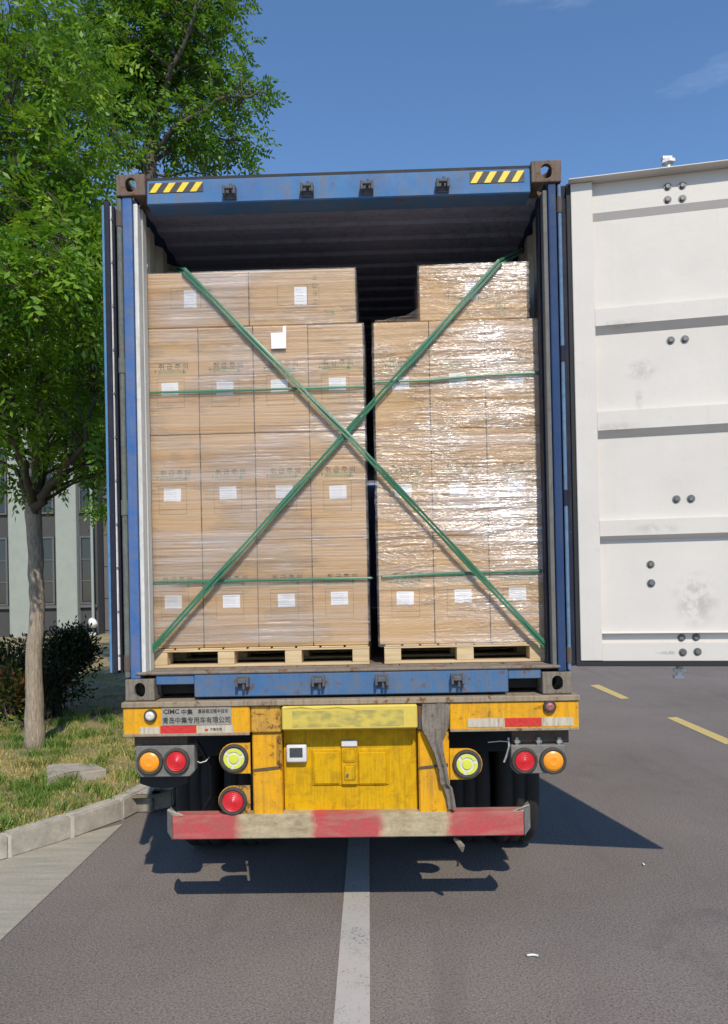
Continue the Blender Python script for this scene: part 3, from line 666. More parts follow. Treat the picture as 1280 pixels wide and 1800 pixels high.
bt = bmesh.new(); shaped_box(bt, cw-2*G, CD, CH-2*G); tall_me = bpy.data.meshes.new('carton_tall'); bmesh.ops.translate(bt, verts=bt.verts, vec=(G, 0, G)); bt.to_mesh(tall_me); bt.free(); tall_me.materials.append(MT['card'])
WW = .612; WH = .318
bt = bmesh.new(); shaped_box(bt, WW-2*G, CD, WH-2*G); wide_me = bpy.data.meshes.new('carton_wide'); bmesh.ops.translate(bt, verts=bt.verts, vec=(G, 0, G)); bt.to_mesh(wide_me); bt.free(); wide_me.materials.append(MT['card'])
# shared prints, in carton-local coordinates
tmp = textobj('tmp', '취 급 주 의', .085, .255, CH*.640, -.0007, 'ink_brown', None, height=.036, bold=.008); care_me = tmp.data; bpy.data.objects.remove(tmp)
tmp = textobj('tmp', '취 급 주 의', 0, .17, 0, 0, 'ink_brown', None, height=.026); care_v = tmp.data; bpy.data.objects.remove(tmp)
care_v.transform(Matrix.Translation((WW*.62, -.0007, WH*.9)) @ Matrix.Rotation(math.radians(90), 4, 'Y'))
def icons(x0, z0, n, s):
    R = []; r_ = random.Random(3)
    for k in range(n):
        x = x0+k*s*1.05
        if k == 0: R += [(x+s*.40, x+s*.52, z0, z0+s*.7), (x+s*.2, x+s*.72, z0+s*.62, z0+s*.78), (x+s*.3, x+s*.62, z0+s*.78, z0+s*.95)]
        elif k == n-1: R += [(x, x+s*.9, z0+s*.4, z0+s*.6), (x+s*.3, x+s*.6, z0, z0+s), (x, x+s*.15, z0, z0+s*.35), (x+s*.75, x+s*.9, z0, z0+s*.35)]
        else: R += outline(x, x+s*.85, z0, z0+s*.9, .002)+[(x+s*.2, x+s*.65, z0+s*(.25+.3*r_.random()), z0+s*.6)]
    return R
icons_me = bar_mesh('printed_icons', icons(.055, CH*.57, 7, .026)); icons_me.materials.append(MT['ink_green'])
icons_w = bar_mesh('printed_icons', [(WW*.62+.05+a[0]*.5, WW*.62+.05+a[1]*.5, a[2], a[3]) for a in icons(0, WH*.16, 4, .03)]); icons_w.materials.append(MT['ink_green'])
lx, lz, lw_, lh = .105, CH*.375, .098, .075
frame_me = bar_mesh('printed_frame', outline(lx-.032, lx+lw_+.03, lz-.075, lz+.098)+outline(lx-.032, lx+lw_+.03, lz-.045, lz+lh+.001)); frame_me.materials.append(MT['ink_brown'])
frame_w = bar_mesh('printed_frame', outline(WW*.27, WW*.55, WH*.36, WH*.73)+outline(WW*.55, WW*.66, WH*.36, WH*.73)); frame_w.materials.append(MT['ink_brown'])
def slab_me(name, w_, h_, mat):
    b = bx(0, w_, -.0016, -.0002, 0, h_); me = bpy.data.meshes.new(name); b.to_mesh(me); b.free(); me.materials.append(MT[mat]); return me
lab_me = slab_me('label_sheet', lw_, lh, 'label'); labv_me = slab_me('label_sheet', .072, .103, 'label')
def child(name, me, parent, loc=(0, 0, 0), rot=0):
    o = bpy.data.objects.new(name, me); link(o, parent); o.location = loc; o.rotation_euler = (0, rot, 0); return o
GRP = 'brown cartons stacked on the two pallets'
def carton(x, z, wide, label, y=YC):
    o = bpy.data.objects.new('carton', wide_me if wide else tall_me); link(o)
    o.location = (x+random.uniform(-.0012, .0012), y+random.uniform(-.0015, .003), z); meta(o, label, 'carton', GRP)
    if wide:
        child('label_sheet', labv_me, o, (WW*.405+random.uniform(-.015, .02), 0, WH*.36)); child('printed_frame', frame_w, o); child('printed_warning', care_v, o); child('printed_icons', icons_w, o)
    else:
        child('label_sheet', lab_me, o, (lx+random.uniform(-.012, .012), 0, lz+random.uniform(-.008, .008)), random.uniform(-.03, .03))
        child('printed_frame', frame_me, o); child('printed_warning', care_me, o); child('printed_icons', icons_me, o)
    return o
tier = ['bottom', 'second', 'third']
colw = {4: ['beside the container wall, fourth from the gap', 'third from the gap', 'second from the gap', 'beside the gap'], 3: ['beside the gap', 'second from the gap', 'beside the container wall, third from the gap']}
for nC, X0 in ((4, LX0), (3, RX0)):
    for r_ in range(3):
        for k in range(nC):
            carton(X0+k*cw, PZ+r_*CH, False, f'tall carton in {tier[r_]} tier of {"four" if nC == 4 else "three"}-column stack, {colw[nC][k]}')
ztop = PZ+3*CH
carton(LX0+.0, ztop, True, 'low wide carton topping the four-column stack, beside the container wall')
carton(LX0+WW, ztop, True, 'low wide carton topping the four-column stack, beside the gap')
carton(atY(737, 510, YC).x, ztop, True, 'low wide wrapped carton standing alone on top of the three-column stack')

# white sheet of torn paper stuck to the wrapped stacks
def paper(name, pts, Y, label):
    P = [atY(x, y, Y) for x, y in pts]; o = obj(name, prism(bmesh.new(), P, Vector((0, .0012, 0))), 'paper'); return meta(o, label, 'paper slip')
paper('paper_slip', ((476, 585), (497, 584), (497, 573), (503, 572), (503, 612), (477, 613)), YC-.022, 'torn white paper slip taped on the wrap of the four-column stack')

# stretch film round each stack: a closed band of thin sheet, pulled over the corners
def film(name, label, segs, mat, amp):
    """segs: list of (X0, X1, Z0, Z1); the band is built per segment as one mesh with thickness from two skins"""
    V = []; Fc = []; base = 0
    for X0, X1, Z0, Z1 in segs:
        off = .009; Yb = YC+CD+.01; per = []
        nx = int((X1-X0)/.012); ny = 18
        for k in range(ny): per.append((X0-off, Yb+(YC-off-Yb)*k/ny, -1, 0))
        for k in range(nx): per.append((X0-off+(X1-X0+2*off)*k/nx, YC-off, 0, -1))
        for k in range(ny+1): per.append((X1+off, YC-off+(Yb-YC+off)*k/ny, 1, 0))
        per = np.array(per); nz_ = int((Z1-Z0)/.010); s = np.arange(len(per))
        ph = rng.uniform(0, 6, 24); fr = rng.uniform(30, 150, 24); fx = rng.uniform(-.9, .9, 24)
        zz = np.linspace(Z0, Z1, nz_+1)
        S, Zg = np.meshgrid(s*.012, zz)
        D = sum(np.sin(fr[i]*Zg+fx[i]*S+ph[i]+.5*np.sin(2.3*S+ph[-i-1])) for i in range(24))/24*amp
        D += .35*amp*np.sin(5*S+2*np.sin(3*Zg)); D = np.maximum(D, -.004)
        P = np.stack([per[None, :, 0]+per[None, :, 2]*D, per[None, :, 1]+per[None, :, 3]*D, Zg], -1)
        nC_ = len(per); V.append(P.reshape(-1, 3)); i, j = np.meshgrid(np.arange(nz_), np.arange(nC_-1), indexing='ij'); a = base+i*nC_+j
        Fc.append(np.stack([a, a+1, a+nC_+1, a+nC_], -1).reshape(-1, 4)); base += P.shape[0]*P.shape[1]
    o = np_mesh(name, np.concatenate(V), np.concatenate(Fc), mat, None, None, True); return meta(o, label, 'stretch wrap', 'stretch wrap round the carton stacks')
film('stretch_wrap', 'clear stretch wrap tight round the four-column carton stack', [(LX0, LX0+4*cw, PZ+.02, ztop-.002), (LX0, LX0+2*WW, ztop+.004, ztop+WH)], 'film_a', .003)
tx = atY(737, 510, YC).x
film('stretch_wrap', 'loose glinting stretch wrap round the three-column carton stack', [(RX0, RX0+3*cw, PZ-.012, ztop-.002), (tx, tx+WW, ztop+.004, ztop+WH)], 'film_b', .010)
# slack tail of film from the upper box down to the shoulder of the stack
A = Vector((tx, YC-.008, ztop+.075)); Bp = Vector((RX0+.01, YC-.008, ztop+.012)); V = []; Fq = []
for i in range(15):
    t = i/14; top = A.lerp(Bp, t); top.z -= .02*math.sin(math.pi*t)
    for j in range(8):
        s = j/7; V.append(Vector((top.x+.004*math.sin(9*t+4*s), YC-.008+s*.03+.006*math.sin(8*t), ztop+.006+(top.z-ztop-.006)*(1-s)+.004*math.sin(13*t+9*s))))
for i in range(14):
    for j in range(7): Fq.append((i*8+j, i*8+j+1, (i+1)*8+j+1, (i+1)*8+j))
o = quads('film_tail', V, Fq, 'film_a'); meta(o, 'slack fold of clear film slanting beside the lone top carton', 'stretch wrap')

# ------------------------------------------------------------------ straps
def strap(name, pts, width, label, group, wdir=None, twist=0., th=.0022, parent=None):
    """flat band along pts (Vectors); width direction lies in the XZ plane, square to the run"""
    P = []
    for a, b in zip(pts, pts[1:]):
        n = max(2, int((b-a).length/.03)); P += [a.lerp(b, k/n) for k in range(n)]
    P.append(pts[-1]); bm = bmesh.new(); rows = []
    for i, p in enumerate(P):
        d = (P[min(i+1, len(P)-1)]-P[max(i-1, 0)]).normalized(); nrm = Vector((0, -1, 0)); wv = d.cross(nrm).normalized()
        ang = twist*math.sin(i*.11+width*90)+.25*math.sin(i*.047); wv = wv*math.cos(ang)+nrm*math.sin(ang)*.6
        nn = wv.cross(d).normalized(); wq = width*(.5+.09*math.sin(i*.33)); cup = nn*.0012
        rows.append([bm.verts.new(q_) for q_ in (p-wv*wq, p+cup, p+wv*wq, p+wv*wq-nn*th, p+cup-nn*th, p-wv*wq-nn*th)])
    for A_, B_ in zip(rows, rows[1:]):
        for k in range(6): bm.faces.new((A_[k], A_[(k+1) % 6], B_[(k+1) % 6], B_[k]))
    bm.faces.new(rows[0][::-1]); bm.faces.new(rows[-1]); o = obj(name, bm, 'strap')
    if parent is not None: o.parent = parent; return o
    return meta(o, label, 'strap', group)
YS = YC-.035
cs1 = [Vector((-W+.075, .78, ZT-.20)), atY(322, 478, YS+.01), atY(610, 768, YS-.012), atY(972, 1152, YS-.03)]
cs2 = [Vector((W-.075, .70, ZT-.19)), atY(880, 463, YS+.005), atY(608, 766, YS), atY(266, 1148, YS-.03)]
for nm, c, l in (('a', cs1, 'green double lashing strap from ceiling by folded blue door to floor by white door'), ('b', cs2, 'green double lashing strap from ceiling by white door to floor by folded blue door')):
    ls_ = thing('lashing_strap', l, 'strap', tuple(c[-1]), 'crossed lashing straps')
    for k, dxy in enumerate((0, .0165)):
        pts = [p+Vector((dxy*(.5 if nm == 'a' else -.5), -.006*k, dxy))-c[-1] for p in c]
        strap('band', pts, .0165, None, None, twist=.4, parent=ls_)
def hstrap(pxs, label):
    pts = [atY(x, y, YC-.019) for x, y in pxs]
    x0, x1 = pts[0], pts[-1]
    pts = [Vector((x0.x-.006, YC+.3, x0.z))]+[Vector((x0.x-.006, YC-.004, x0.z))]+pts+[Vector((x1.x+.006, YC-.004, x1.z)), Vector((x1.x+.006, YC+.3, x1.z))]
    strap('pallet_strap', pts, .015, label, 'bands round the carton stacks', twist=.25)
hstrap(((259, 690), (350, 688), (450, 685), (545, 682), (640, 679)), 'upper green band round the four-column carton stack')
hstrap(((266, 1023), (360, 1022), (460, 1020), (560, 1018), (653, 1016)), 'lower green band round the four-column carton stack')
hstrap(((658, 672), (755, 668), (850, 660), (946, 655)), 'upper green band round the three-column carton stack')
hstrap(((672, 1014), (770, 1009), (870, 1006), (951, 1004)), 'lower green band round the three-column carton stack')

# ------------------------------------------------------------------ trailer
tr = thing('skeletal_trailer', 'dirty yellow and black skeletal trailer carrying the blue container', 'trailer', (0, 4, 0))
TY = -.02
beam_x0, beam_x1 = atY(216, 1270, TY).x, atY(1018, 1255, TY).x
dz1, dz0 = ZB-.004, atY(620, 1238, TY).z
bz0 = atY(610, 1287, TY).z
obj('deck_plate', bx(beam_x0-.004, beam_x1+.004, TY-.012, .42, dz0, dz1, bev=.004), 'deck', tr)
for sx in (-1, 1):
    xs = sx*(W-.081); obj('twist_lock', bx(xs-.07, xs+.07, .03, .16, dz1-.02, dz1+.003, bev=.004), 'deck', tr)
pxl = atY(440, 1270, TY).x; pxr = atY(790, 1255, TY).x; pl2 = atY(494, 1290, TY).x; pr2 = atY(734, 1290, TY).x
rbl = obj('rear_beam', bx(beam_x0, pxl-.002, TY, .14, bz0, dz0-.001, bev=.006), 'yellow', tr)
rbr = obj('rear_beam', bx(pxr+.002, beam_x1, TY, .14, bz0, dz0-.001, bev=.006), 'yellow', tr)
for b_, x0, x1 in ((rbl, beam_x0, pxl), (rbr, pxr, beam_x1)): obj('beam_lip', bx(x0+.002, x1-.003, TY-.014, TY-.001, bz0-.006, bz0+.008, bev=.002), 'deck', b_)
btz = atY(610, 1428, 0).z
plt = obj('tail_upright', bx(pxl, pl2, -.01, .13, bz0, dz0-.001, bev=.008), 'yellow_worn', tr); obj('upright_leg', bx(pxl+.002, pl2-.004, .012, .15, btz-.02, bz0-.002, bev=.008), 'yellow', plt)
prt = obj('tail_upright', bx(pr2, pxr, -.01, .13, bz0, dz0-.001, bev=.008), 'rust', tr); obj('upright_leg', bx(pr2+.004, pxr-.002, .012, .15, btz-.02, bz0-.002, bev=.008), 'yellow', prt)
for pr_, x0, x1 in ((plt, pxl, pl2), (prt, pr2, pxr)):
    zc = atY(467, 1353, .01).z; b = bmesh.new(); prism(b, [Vector((x0+.006, .011, zc-.008)), Vector((x0+.006, .011, zc+.004)), Vector((x1-.01, .011, zc+.02)), Vector((x1-.01, .011, zc+.006))], Vector((0, -.006, 0))); obj('weld_seam', b, 'rust', pr_)
# curled edge on the worn upright
b = bmesh.new(); xa = pl2-.03; z_t = atY(480, 1296, 0).z; z_b = atY(480, 1347, 0).z
prism(b, [Vector((xa, .008, z_t)), Vector((xa+.026, -.020, z_t+.02)), Vector((xa+.030, -.014, z_b)), Vector((xa-.002, .010, z_b-.008))], Vector((.002, .004, 0))); obj('bent_flange', b, 'yellow_worn', plt)
tp_ = obj('tail_panel', bx(pl2+.001, pr2-.001, .075, .10, btz-.015, bz0+.02, bev=.002), 'yellow_panel', tr)
obj('panel_roof', bx(pl2+.001, pr2-.001, .01, .12, bz0+.021, dz0-.002), 'black', tr)
X0, X1, Z0, Z1 = prect(495, 1240, 734, 1284, -.045)
rp_ = obj('plate_board', bx(X0, X1, -.045, .012, Z0+.004, dz0-.003, bev=.008), 'plate', tr)
b = bmesh.new()
for x0, x1 in ((500, 560), (560, 628)):
    P = [atY(x0, 1245, -.047), atY((x0+x1)/2, 1242, -.050), atY(x1, 1246, -.047), atY(x1, 1247.5, -.047), atY((x0+x1)/2, 1243.5, -.050), atY(x0, 1246.5, -.047)]
    prism(b, P, Vector((0, .003, 0)))
obj('peeling_edge', b, 'cream', rp_)
pbox('raised_pad', 548, 1316, 684, 1381, .066, .012, 'yellow_panel', tp_, .006)
pbox('pad_block', 551, 1322, 598, 1379, .058, .010, 'yellow_panel', tp_, .006); pbox('pad_block', 630, 1322, 680, 1379, .058, .010, 'yellow_panel', tp_, .006)
la = pbox('latch_plate', 600, 1308, 629, 1380, .050, .018, 'yellow_panel', tp_, .006)
pbox('latch_cap', 600, 1302, 628, 1313, .040, .024, 'plastic_white', tp_, .004); pbox('latch_bar', 603, 1318, 625, 1340, .042, .010, 'yellow_panel', tp_, .008); pbox('latch_bar', 605, 1346, 625, 1372, .042, .010, 'yellow_panel', tp_, .008)
b = bmesh.new(); c = atY(611, 1363, .038); cyl(b, (c.x, .044, c.z), (c.x, .034, c.z), .008, n=10); obj('latch_bolt', b, 'bolt', tp_)
tk = obj('tracker_case', bx(*prect(503, 1310, 539, 1341, .035)[:2], .035, .0749, *prect(503, 1310, 539, 1341, .035)[2:], bev=.012, seg=3), 'plastic_white', tr, True); tk['label'] = 'off-white tracker box with a dark screen'
pbox('tracker_screen', 509, 1315, 532, 1332, .0335, .003, 'screen', tk, .002)
# name plate, tapes
cp = pbox('name_plate', 284, 1243, 407, 1275, TY-.0035, .003, 'nameplate', rbl, .001)
def ztxt(y, x): return atY(x, y, TY-.004).z
def xt(x, y): return atY(x, y, TY-.004).x
textobj('name_lettering', 'CIMC', xt(287, 1251), xt(315, 1251), ztxt(1251, 300), TY-.0045, 'ink', cp, height=.026, bold=.03)
textobj('name_lettering', '中集', xt(319, 1251), xt(339, 1251), ztxt(1251.5, 330), TY-.0045, 'ink', cp, height=.031, bold=.02)
textobj('name_lettering', '集装箱运输半挂车', xt(348, 1250), xt(401, 1250), ztxt(1250, 374), TY-.0045, 'ink', cp, height=.025, bold=.012)
textobj('name_lettering', '青岛中集专用车有限公司', xt(286, 1266), xt(405, 1265), ztxt(1266, 346), TY-.0045, 'ink', cp, height=.036, bold=.015)
for x0, y0, x1, y1, mt, par in ((246, 1278, 281, 1292, 'refl_white', rbl), (282, 1276, 345, 1291, 'refl_red', rbl), (346, 1275, 410, 1289, 'refl_white', rbl), (822, 1263, 887, 1278, 'refl_white', rbr), (888, 1262, 952, 1277, 'refl_red', rbr), (953, 1261, 1008, 1276, 'refl_white', rbr)):
    pbox('reflective_tape', x0, y0, x1, y1, TY-.003, .0025, mt, par, 0)
b = bmesh.new(); c = atY(363, 1282.5, TY-.004); prism(b, [Vector((c.x+.011*math.cos(t)*(1 if math.sin(t) < 0 else .9), TY-.0042, c.z+.009*math.sin(t)*(1 if math.sin(t) < 0 else .45))) for t in [2*math.pi*k/14 for k in range(14)]], Vector((0, .001, 0))); obj('tape_emblem', b, 'refl_red', rbl)
textobj('tape_lettering', '中集车辆', xt(370, 1282), xt(390, 1282), ztxt(1282, 380), TY-.0045, 'ink', rbl, height=.017)
# round lamps
def lamp(px, py, rpx, Y, mat, parent, rings=True, name='lamp'):
    c = atY(px, py, Y); r = rpx/1352*(Y-CAM.y)
    bz = obj(name, lathe_y(bmesh.new(), c.x, Y, c.z, [(r*1.34, .012), (r*1.34, -.010), (r*1.26, -.019), (r*1.06, -.020), (r*1.0, -.004)]), 'bezel', parent, True)
    prof = [(r*1.01, -.003), (r*.99, -.016)]
    if rings:
        for k in range(5, 0, -1): prof += [(r*k/5*.93, -.020-.001*(5-k)), (r*k/5*.84, -.0155-.001*(5-k))]
    else: prof += [(r*.8, -.022), (r*.4, -.026)]
    prof += [(r*.05, -.024)]
    return c, r, prof, bz
def lamp_full(px, py, rpx, Y, mat, parent, rings=True, name='lamp'):
    c, r, prof, bz = lamp(px, py, rpx, Y, mat, parent, rings, name)
    tgt = parent if parent.parent is not None and parent.parent.parent is not None else bz
    return obj('lens', lathe_y(bmesh.new(), c.x, Y, c.z, prof), mat, tgt if parent.parent is None else bz if parent.parent is None else parent, False), bz
def housing(x0, y0, x1, y1, Y):
    X0, X1, Z0, Z1 = prect(x0, y0, x1, y1, Y); ch = .03
    b = prism(bmesh.new(), [Vector(p) for p in ((X0, Y, Z1), (X1, Y, Z1), (X1, Y, Z0+ch), (X1-ch, Y, Z0), (X0+ch, Y, Z0), (X0, Y, Z0+ch))], Vector((0, .07, 0)))
    bmesh.ops.bevel(b, geom=b.edges[:], offset=.004, segments=1, affect='EDGES'); return obj('lamp_housing', b, 'housing', tr)
LY = .02
h1 = housing(239, 1311, 342, 1366, LY); h2 = housing(899, 1310, 995, 1360, LY)
for (px, py, r_, mt, par) in ((264, 1339, 17.5, 'amber', h1), (311, 1338, 17.5, 'red', h1), (922, 1337, 17, 'red', h2), (972, 1337, 17.5, 'amber', h2)):
    c, r, prof, bz = lamp(px, py, r_, LY, mt, par, mt == 'red', 'lamp_bezel'); obj('lens', lathe_y(bmesh.new(), c.x, LY, c.z, prof), mt, par)
pbox('housing_bracket', 236, 1293, 330, 1312, .05, .03, 'rust', h1, .002)
pbox('housing_bracket', 900, 1284, 1000, 1306, .06, .03, 'rust', h2, .002)
for px in (909, 947, 983):
    b = bmesh.new(); a, c = atY(px, 1296, .04), atY(px, 1310, .04); cyl(b, a, c, .011, n=10); cyl(b, atY(px, 1303, .04)+Vector((0, 0, .008)), atY(px, 1303, .04)-Vector((0, 0, .008)), .018, n=6); obj('mount_bolt', b, 'galv', h2)
def tab(px, py, r_, x_in, mt, left):
    Y = .02; c = atY(px, py, Y); xi = atY(x_in, py, Y).x; R = r_*1.42/1352*4.2; pts = []
    for k in range(13):
        t = math.pi/2+math.pi*k/12 if left else -math.pi/2+math.pi*k/12
        pts.append(Vector((c.x+R*math.cos(t), Y, c.z+R*math.sin(t))))
    pts += [Vector((xi, Y, c.z-R)), Vector((xi, Y, c.z+R))] if left else [Vector((xi, Y, c.z+R)), Vector((xi, Y, c.z-R))]
    t_ = obj('lamp_bracket', prism(bmesh.new(), pts, Vector((0, .012, 0))), 'yellow_worn' if mt == 'red' else 'yellow', tr)
    c_, r, prof, bz = lamp(px, py, r_, Y, mt, t_, mt == 'red', 'lamp_bezel')
    if mt == 'lime':
        obj('lens', lathe_y(bmesh.new(), c.x, Y, c.z, [(r*1.01, -.003), (r*.98, -.014), (r*.5, -.013), (r*.05, -.013)]), 'clear', t_)
        obj('lens_centre', lathe_y(bmesh.new(), c.x, Y, c.z, [(r*.46, -.0125), (r*.42, -.020), (r*.05, -.021)]), mt, t_)
        for k in range(3):
            b = bmesh.new(); t0 = .5+k*2*math.pi/3; P = []
            for i in range(9): t = t0+1.75*i/8; P.append(Vector((c.x+r*.93*math.cos(t), Y-.018, c.z+r*.93*math.sin(t))))
            for i in range(8, -1, -1): t = t0+1.75*i/8; P.append(Vector((c.x+r*.66*math.cos(t), Y-.018, c.z+r*.66*math.sin(t))))
            obj('reflector_segment', prism(b, P, Vector((0, .004, 0))), mt, t_)
    else: obj('lens', lathe_y(bmesh.new(), c.x, Y, c.z, prof), mt, t_)
tab(412, 1333, 19, 440, 'lime', True); tab(821, 1343, 19, 791, 'lime', False); tab(410, 1408, 18.5, 440, 'red', True)
for px, py, mt, par in ((265, 1258, 'clear', rbl), (966, 1242, 'dullred', rbr)):
    c, r, prof, bz = lamp(px, py, 8.5, TY, mt, par, False, 'marker_bezel'); obj('marker_lens', lathe_y(bmesh.new(), c.x, TY, c.z, prof), mt, par)
# bumper with returned ends
X0, X1, Z0, Z1 = prect(303, 1430, 922, 1473, .0)
b = bmesh.new(); xl, xr = atY(292, 1452, .03).x, atY(934, 1446, .03).x
for P in ([(X0, .0), (X1, .0), (X1, .09), (X0, .09)],): prism(b, [Vector((x, y, Z0)) for x, y in P], Vector((0, 0, Z1-Z0)))
bmesh.ops.bevel(b, geom=b.edges[:], offset=.006, segments=2, affect='EDGES')
bp = obj('bumper', b, 'bumper', tr)
for sx, xa, xe in ((-1, X0, xl), (1, X1, xr)):
    P = [Vector((xa, -.004, Z0+.001)), Vector((xa, -.004, Z1+.002)), Vector((xe, .055, Z1+.014 if sx < 0 else Z1+.018)), Vector((xe, .055, Z0+.026))]
    if sx > 0: P = P[::-1]
    obj('bumper_end', prism(bmesh.new(), P, Vector((0, .075, 0))), 'refl_white' if False else 'housing', bp)
    c = [Vector((xa-sx*.06, .0, Z1-.002)), Vector((xa+sx*.0, -.002, Z1+.022)), Vector((xe, .055, Z1+.016)), Vector((xe, .06, Z1-.01)), Vector((xa, .01, Z1-.004))]
    obj('bumper_ear', prism(bmesh.new(), c, Vector((0, .02, 0))), 'refl_white', bp)
for px in (470, 765):
    x = atY(px, 1430, .1).x; obj('bumper_stay', bx(x-.05, x+.05, .091, .16, Z0+.01, bz0, bev=.004), 'black', bp)
# torn grey strip hanging over the right upright
P = [(766, 1236, -.020), (766, 1262, -.022), (765, 1282, -.026), (764, 1300, -.034), (770, 1325, -.036), (777, 1350, -.032), (783, 1378, -.026), (788, 1384, -.012), (791, 1400, -.012), (793, 1422, -.008)]
wd = [.076, .076, .070, .044, .030, .027, .026, .026, .024, .026]; bm = bmesh.new(); rows = []
for i, (px, py, y) in enumerate(P):
    c = atY(px, py, y); w_ = wd[i]; j_ = .006*math.sin(i*5.1)
    rows.append([bm.verts.new(v) for v in ((c.x-w_+j_, y+.014, c.z+.004), (c.x-w_+.006+j_, y-.004, c.z), (c.x-w_*.05, y-.002, c.z), (c.x+w_*.45, y-.016, c.z), (c.x+w_+j_*.6, y+.004, c.z-.004))])
for A_, B_ in zip(rows, rows[1:]):
    for k in range(4): bm.faces.new((A_[k], A_[k+1], B_[k+1], B_[k]))
o = obj('bent_strip', bm, 'strip_rust', tr); sd = o.modifiers.new('thick', 'SOLIDIFY'); sd.thickness = .004
o['label'] = 'bent rusty grey metal strip peeling off the upright'
b = bmesh.new(); pts = [atY(798, 1474, .06), atY(806, 1480, .05), atY(812, 1488, .04), atY(813, 1497, .04)]; tube(b, pts, [.008, .016, .019, .006], 6); obj('hanging_scrap', b, 'rag', tr)
# wires
def wire(name, pts, r, mat, par):
    obj(name, tube(bmesh.new(), pts, [r]*len(pts), 6), mat, par)
wire('lamp_wire', [atY(338, 1320, .09), atY(343, 1337, .08), atY(352, 1341, .10), atY(362, 1338, .12), atY(368, 1331, .14)], .003, 'zincwhite', tr)
wire('lamp_wire', [atY(894, 1297, .05), atY(895, 1312, .04), atY(890, 1330, .04), atY(886, 1340, .04)], .006, 'galv', tr)
wire('lamp_wire', [atY(894, 1304, .06), atY(880, 1303, .09), atY(858, 1305, .12)], .0025, 'zincwhite', tr)
wire('brake_hose', [atY(345, 1300, .5), atY(370, 1345, .5), atY(372, 1400, .55), atY(350, 1440, .6)], .012, 'rubber', tr)
# chassis rails, crossmembers, mudguards, axles, wheels
for sx in (-1, 1):
    b = bmesh.new(); box(b, sx*.5-.07, sx*.5+.07, .17, 12.0, dz0-.02, dz1-.001); box(b, sx*.5-.009, sx*.5+.009, .17, 12.0, dz0-.40, dz0-.02); box(b, sx*.5-.07, sx*.5+.07, .17, 12.0, dz0-.42, dz0-.40); obj('main_rail', b, 'black', tr)
for k in range(5): obj('cross_member', bx(-1.15, 1.15, .5+k*2.6, .6+k*2.6, dz0-.14, dz1-.01), 'black', tr)
RW = .50
def tyre_prof(w_): return [(RW*.56, -w_/2+.02), (RW*.62, -w_/2), (RW*.86, -w_/2-.004), (RW*.96, -w_/2+.012), (RW, -w_/2+.04), (RW, -.052), (RW-.012, -.046), (RW-.012, -.034), (RW, -.028), (RW, .028), (RW-.012, .034), (RW-.012, .046), (RW, .052), (RW, w_/2-.04), (RW*.96, w_/2-.012), (RW*.86, w_/2+.004), (RW*.62, w_/2), (RW*.56, w_/2-.02)]
def spin_x(prof, n=40):
    b = bmesh.new(); R = [[b.verts.new((dx, r*math.cos(2*math.pi*i/n), r*math.sin(2*math.pi*i/n))) for i in range(n)] for r, dx in prof]
    for A_, B_ in zip(R, R[1:]):
        for i in range(n): b.faces.new((A_[i], A_[(i+1) % n], B_[(i+1) % n], B_[i]))
    return b
def to_me(b, name, mat):
    me = bpy.data.meshes.new(name); bmesh.ops.recalc_face_normals(b, faces=b.faces[:]); b.to_mesh(me); b.free(); me.materials.append(MT[mat]); me.polygons.foreach_set('use_smooth', [True]*len(me.polygons)); return me
ty_me = to_me(spin_x(tyre_prof(.285)), 'tyre', 'tyre'); rim_me = to_me(spin_x([(RW*.57, -.11), (RW*.5, -.10), (RW*.46, -.02), (RW*.3, .03), (.10, .03), (.10, .09), (.001, .09)], 28), 'rim', 'black')
for y in (1.45, 2.76, 4.07):
    b = bmesh.new(); cyl(b, (-1.1, y, RW), (1.1, y, RW), .07, n=12); obj('axle', b, 'black', tr)
    for sx in (-1, 1):
        for xx in (1.085, .755):
            wh = bpy.data.objects.new('wheel', rim_me); link(wh, tr); wh.location = Vector((sx*xx, y, RW))-ROOT[tr.name]
            if sx < 0: wh.rotation_euler = (0, 0, math.pi)
            t = bpy.data.objects.new('tyre', ty_me); link(t, wh)
        b = bmesh.new(); pts = []
        for k in range(9):
            t = math.radians(25+130*k/8); pts.append((y-math.cos(t)*.62, RW+math.sin(t)*.60))
        for (ya, za), (yb, zb_) in zip(pts, pts[1:]): prism(b, [Vector((sx*.62, ya, za)), Vector((sx*.62, yb, zb_)), Vector((sx*.62, yb, zb_+.006)), Vector((sx*.62, ya, za+.006))], Vector((sx*.6, 0, 0)))
        obj('mudguard', b, 'black', tr)
for sx, (x0, x1) in ((-1, (246, 330)), (1, (905, 990))):
    X0_, X1_, _, Zt = prect(x0, 1366, x1, 1386, .12); Zb = prect(x0, 1366, x1, 1386, .12)[2]; n = 12
    top = [Vector((X0_+(X1_-X0_)*k/n, .12, Zt)) for k in range(n+1)]; low = [Vector((X0_+(X1_-X0_)*k/n, .12, Zb+.03*(2*k/n-1)**2)) for k in range(n, -1, -1)]
    if sx < 0: obj('rubber_flap', prism(bmesh.new(), top+low, Vector((0, .012, 0))), 'rubber', tr)
# side rails along the trailer edges and landing legs
for sx in (-1, 1):
    obj('side_guard', bx(*sorted((sx*1.20, sx*1.14)), .16, 12, dz0-.06, dz0+.004), 'black', tr)
    obj('landing_leg', bx(sx*.85-.06, sx*.85+.06, 9.0, 9.12, .02, dz0-.05), 'black', tr); obj('landing_foot', bx(sx*.85-.13, sx*.85+.13, 8.93, 9.19, 0, .03), 'black', tr)
    obj('leg_brace', bx(*sorted((sx*.5, sx*.86)), 9.02, 9.10, dz0-.3, dz0-.2), 'black', tr)

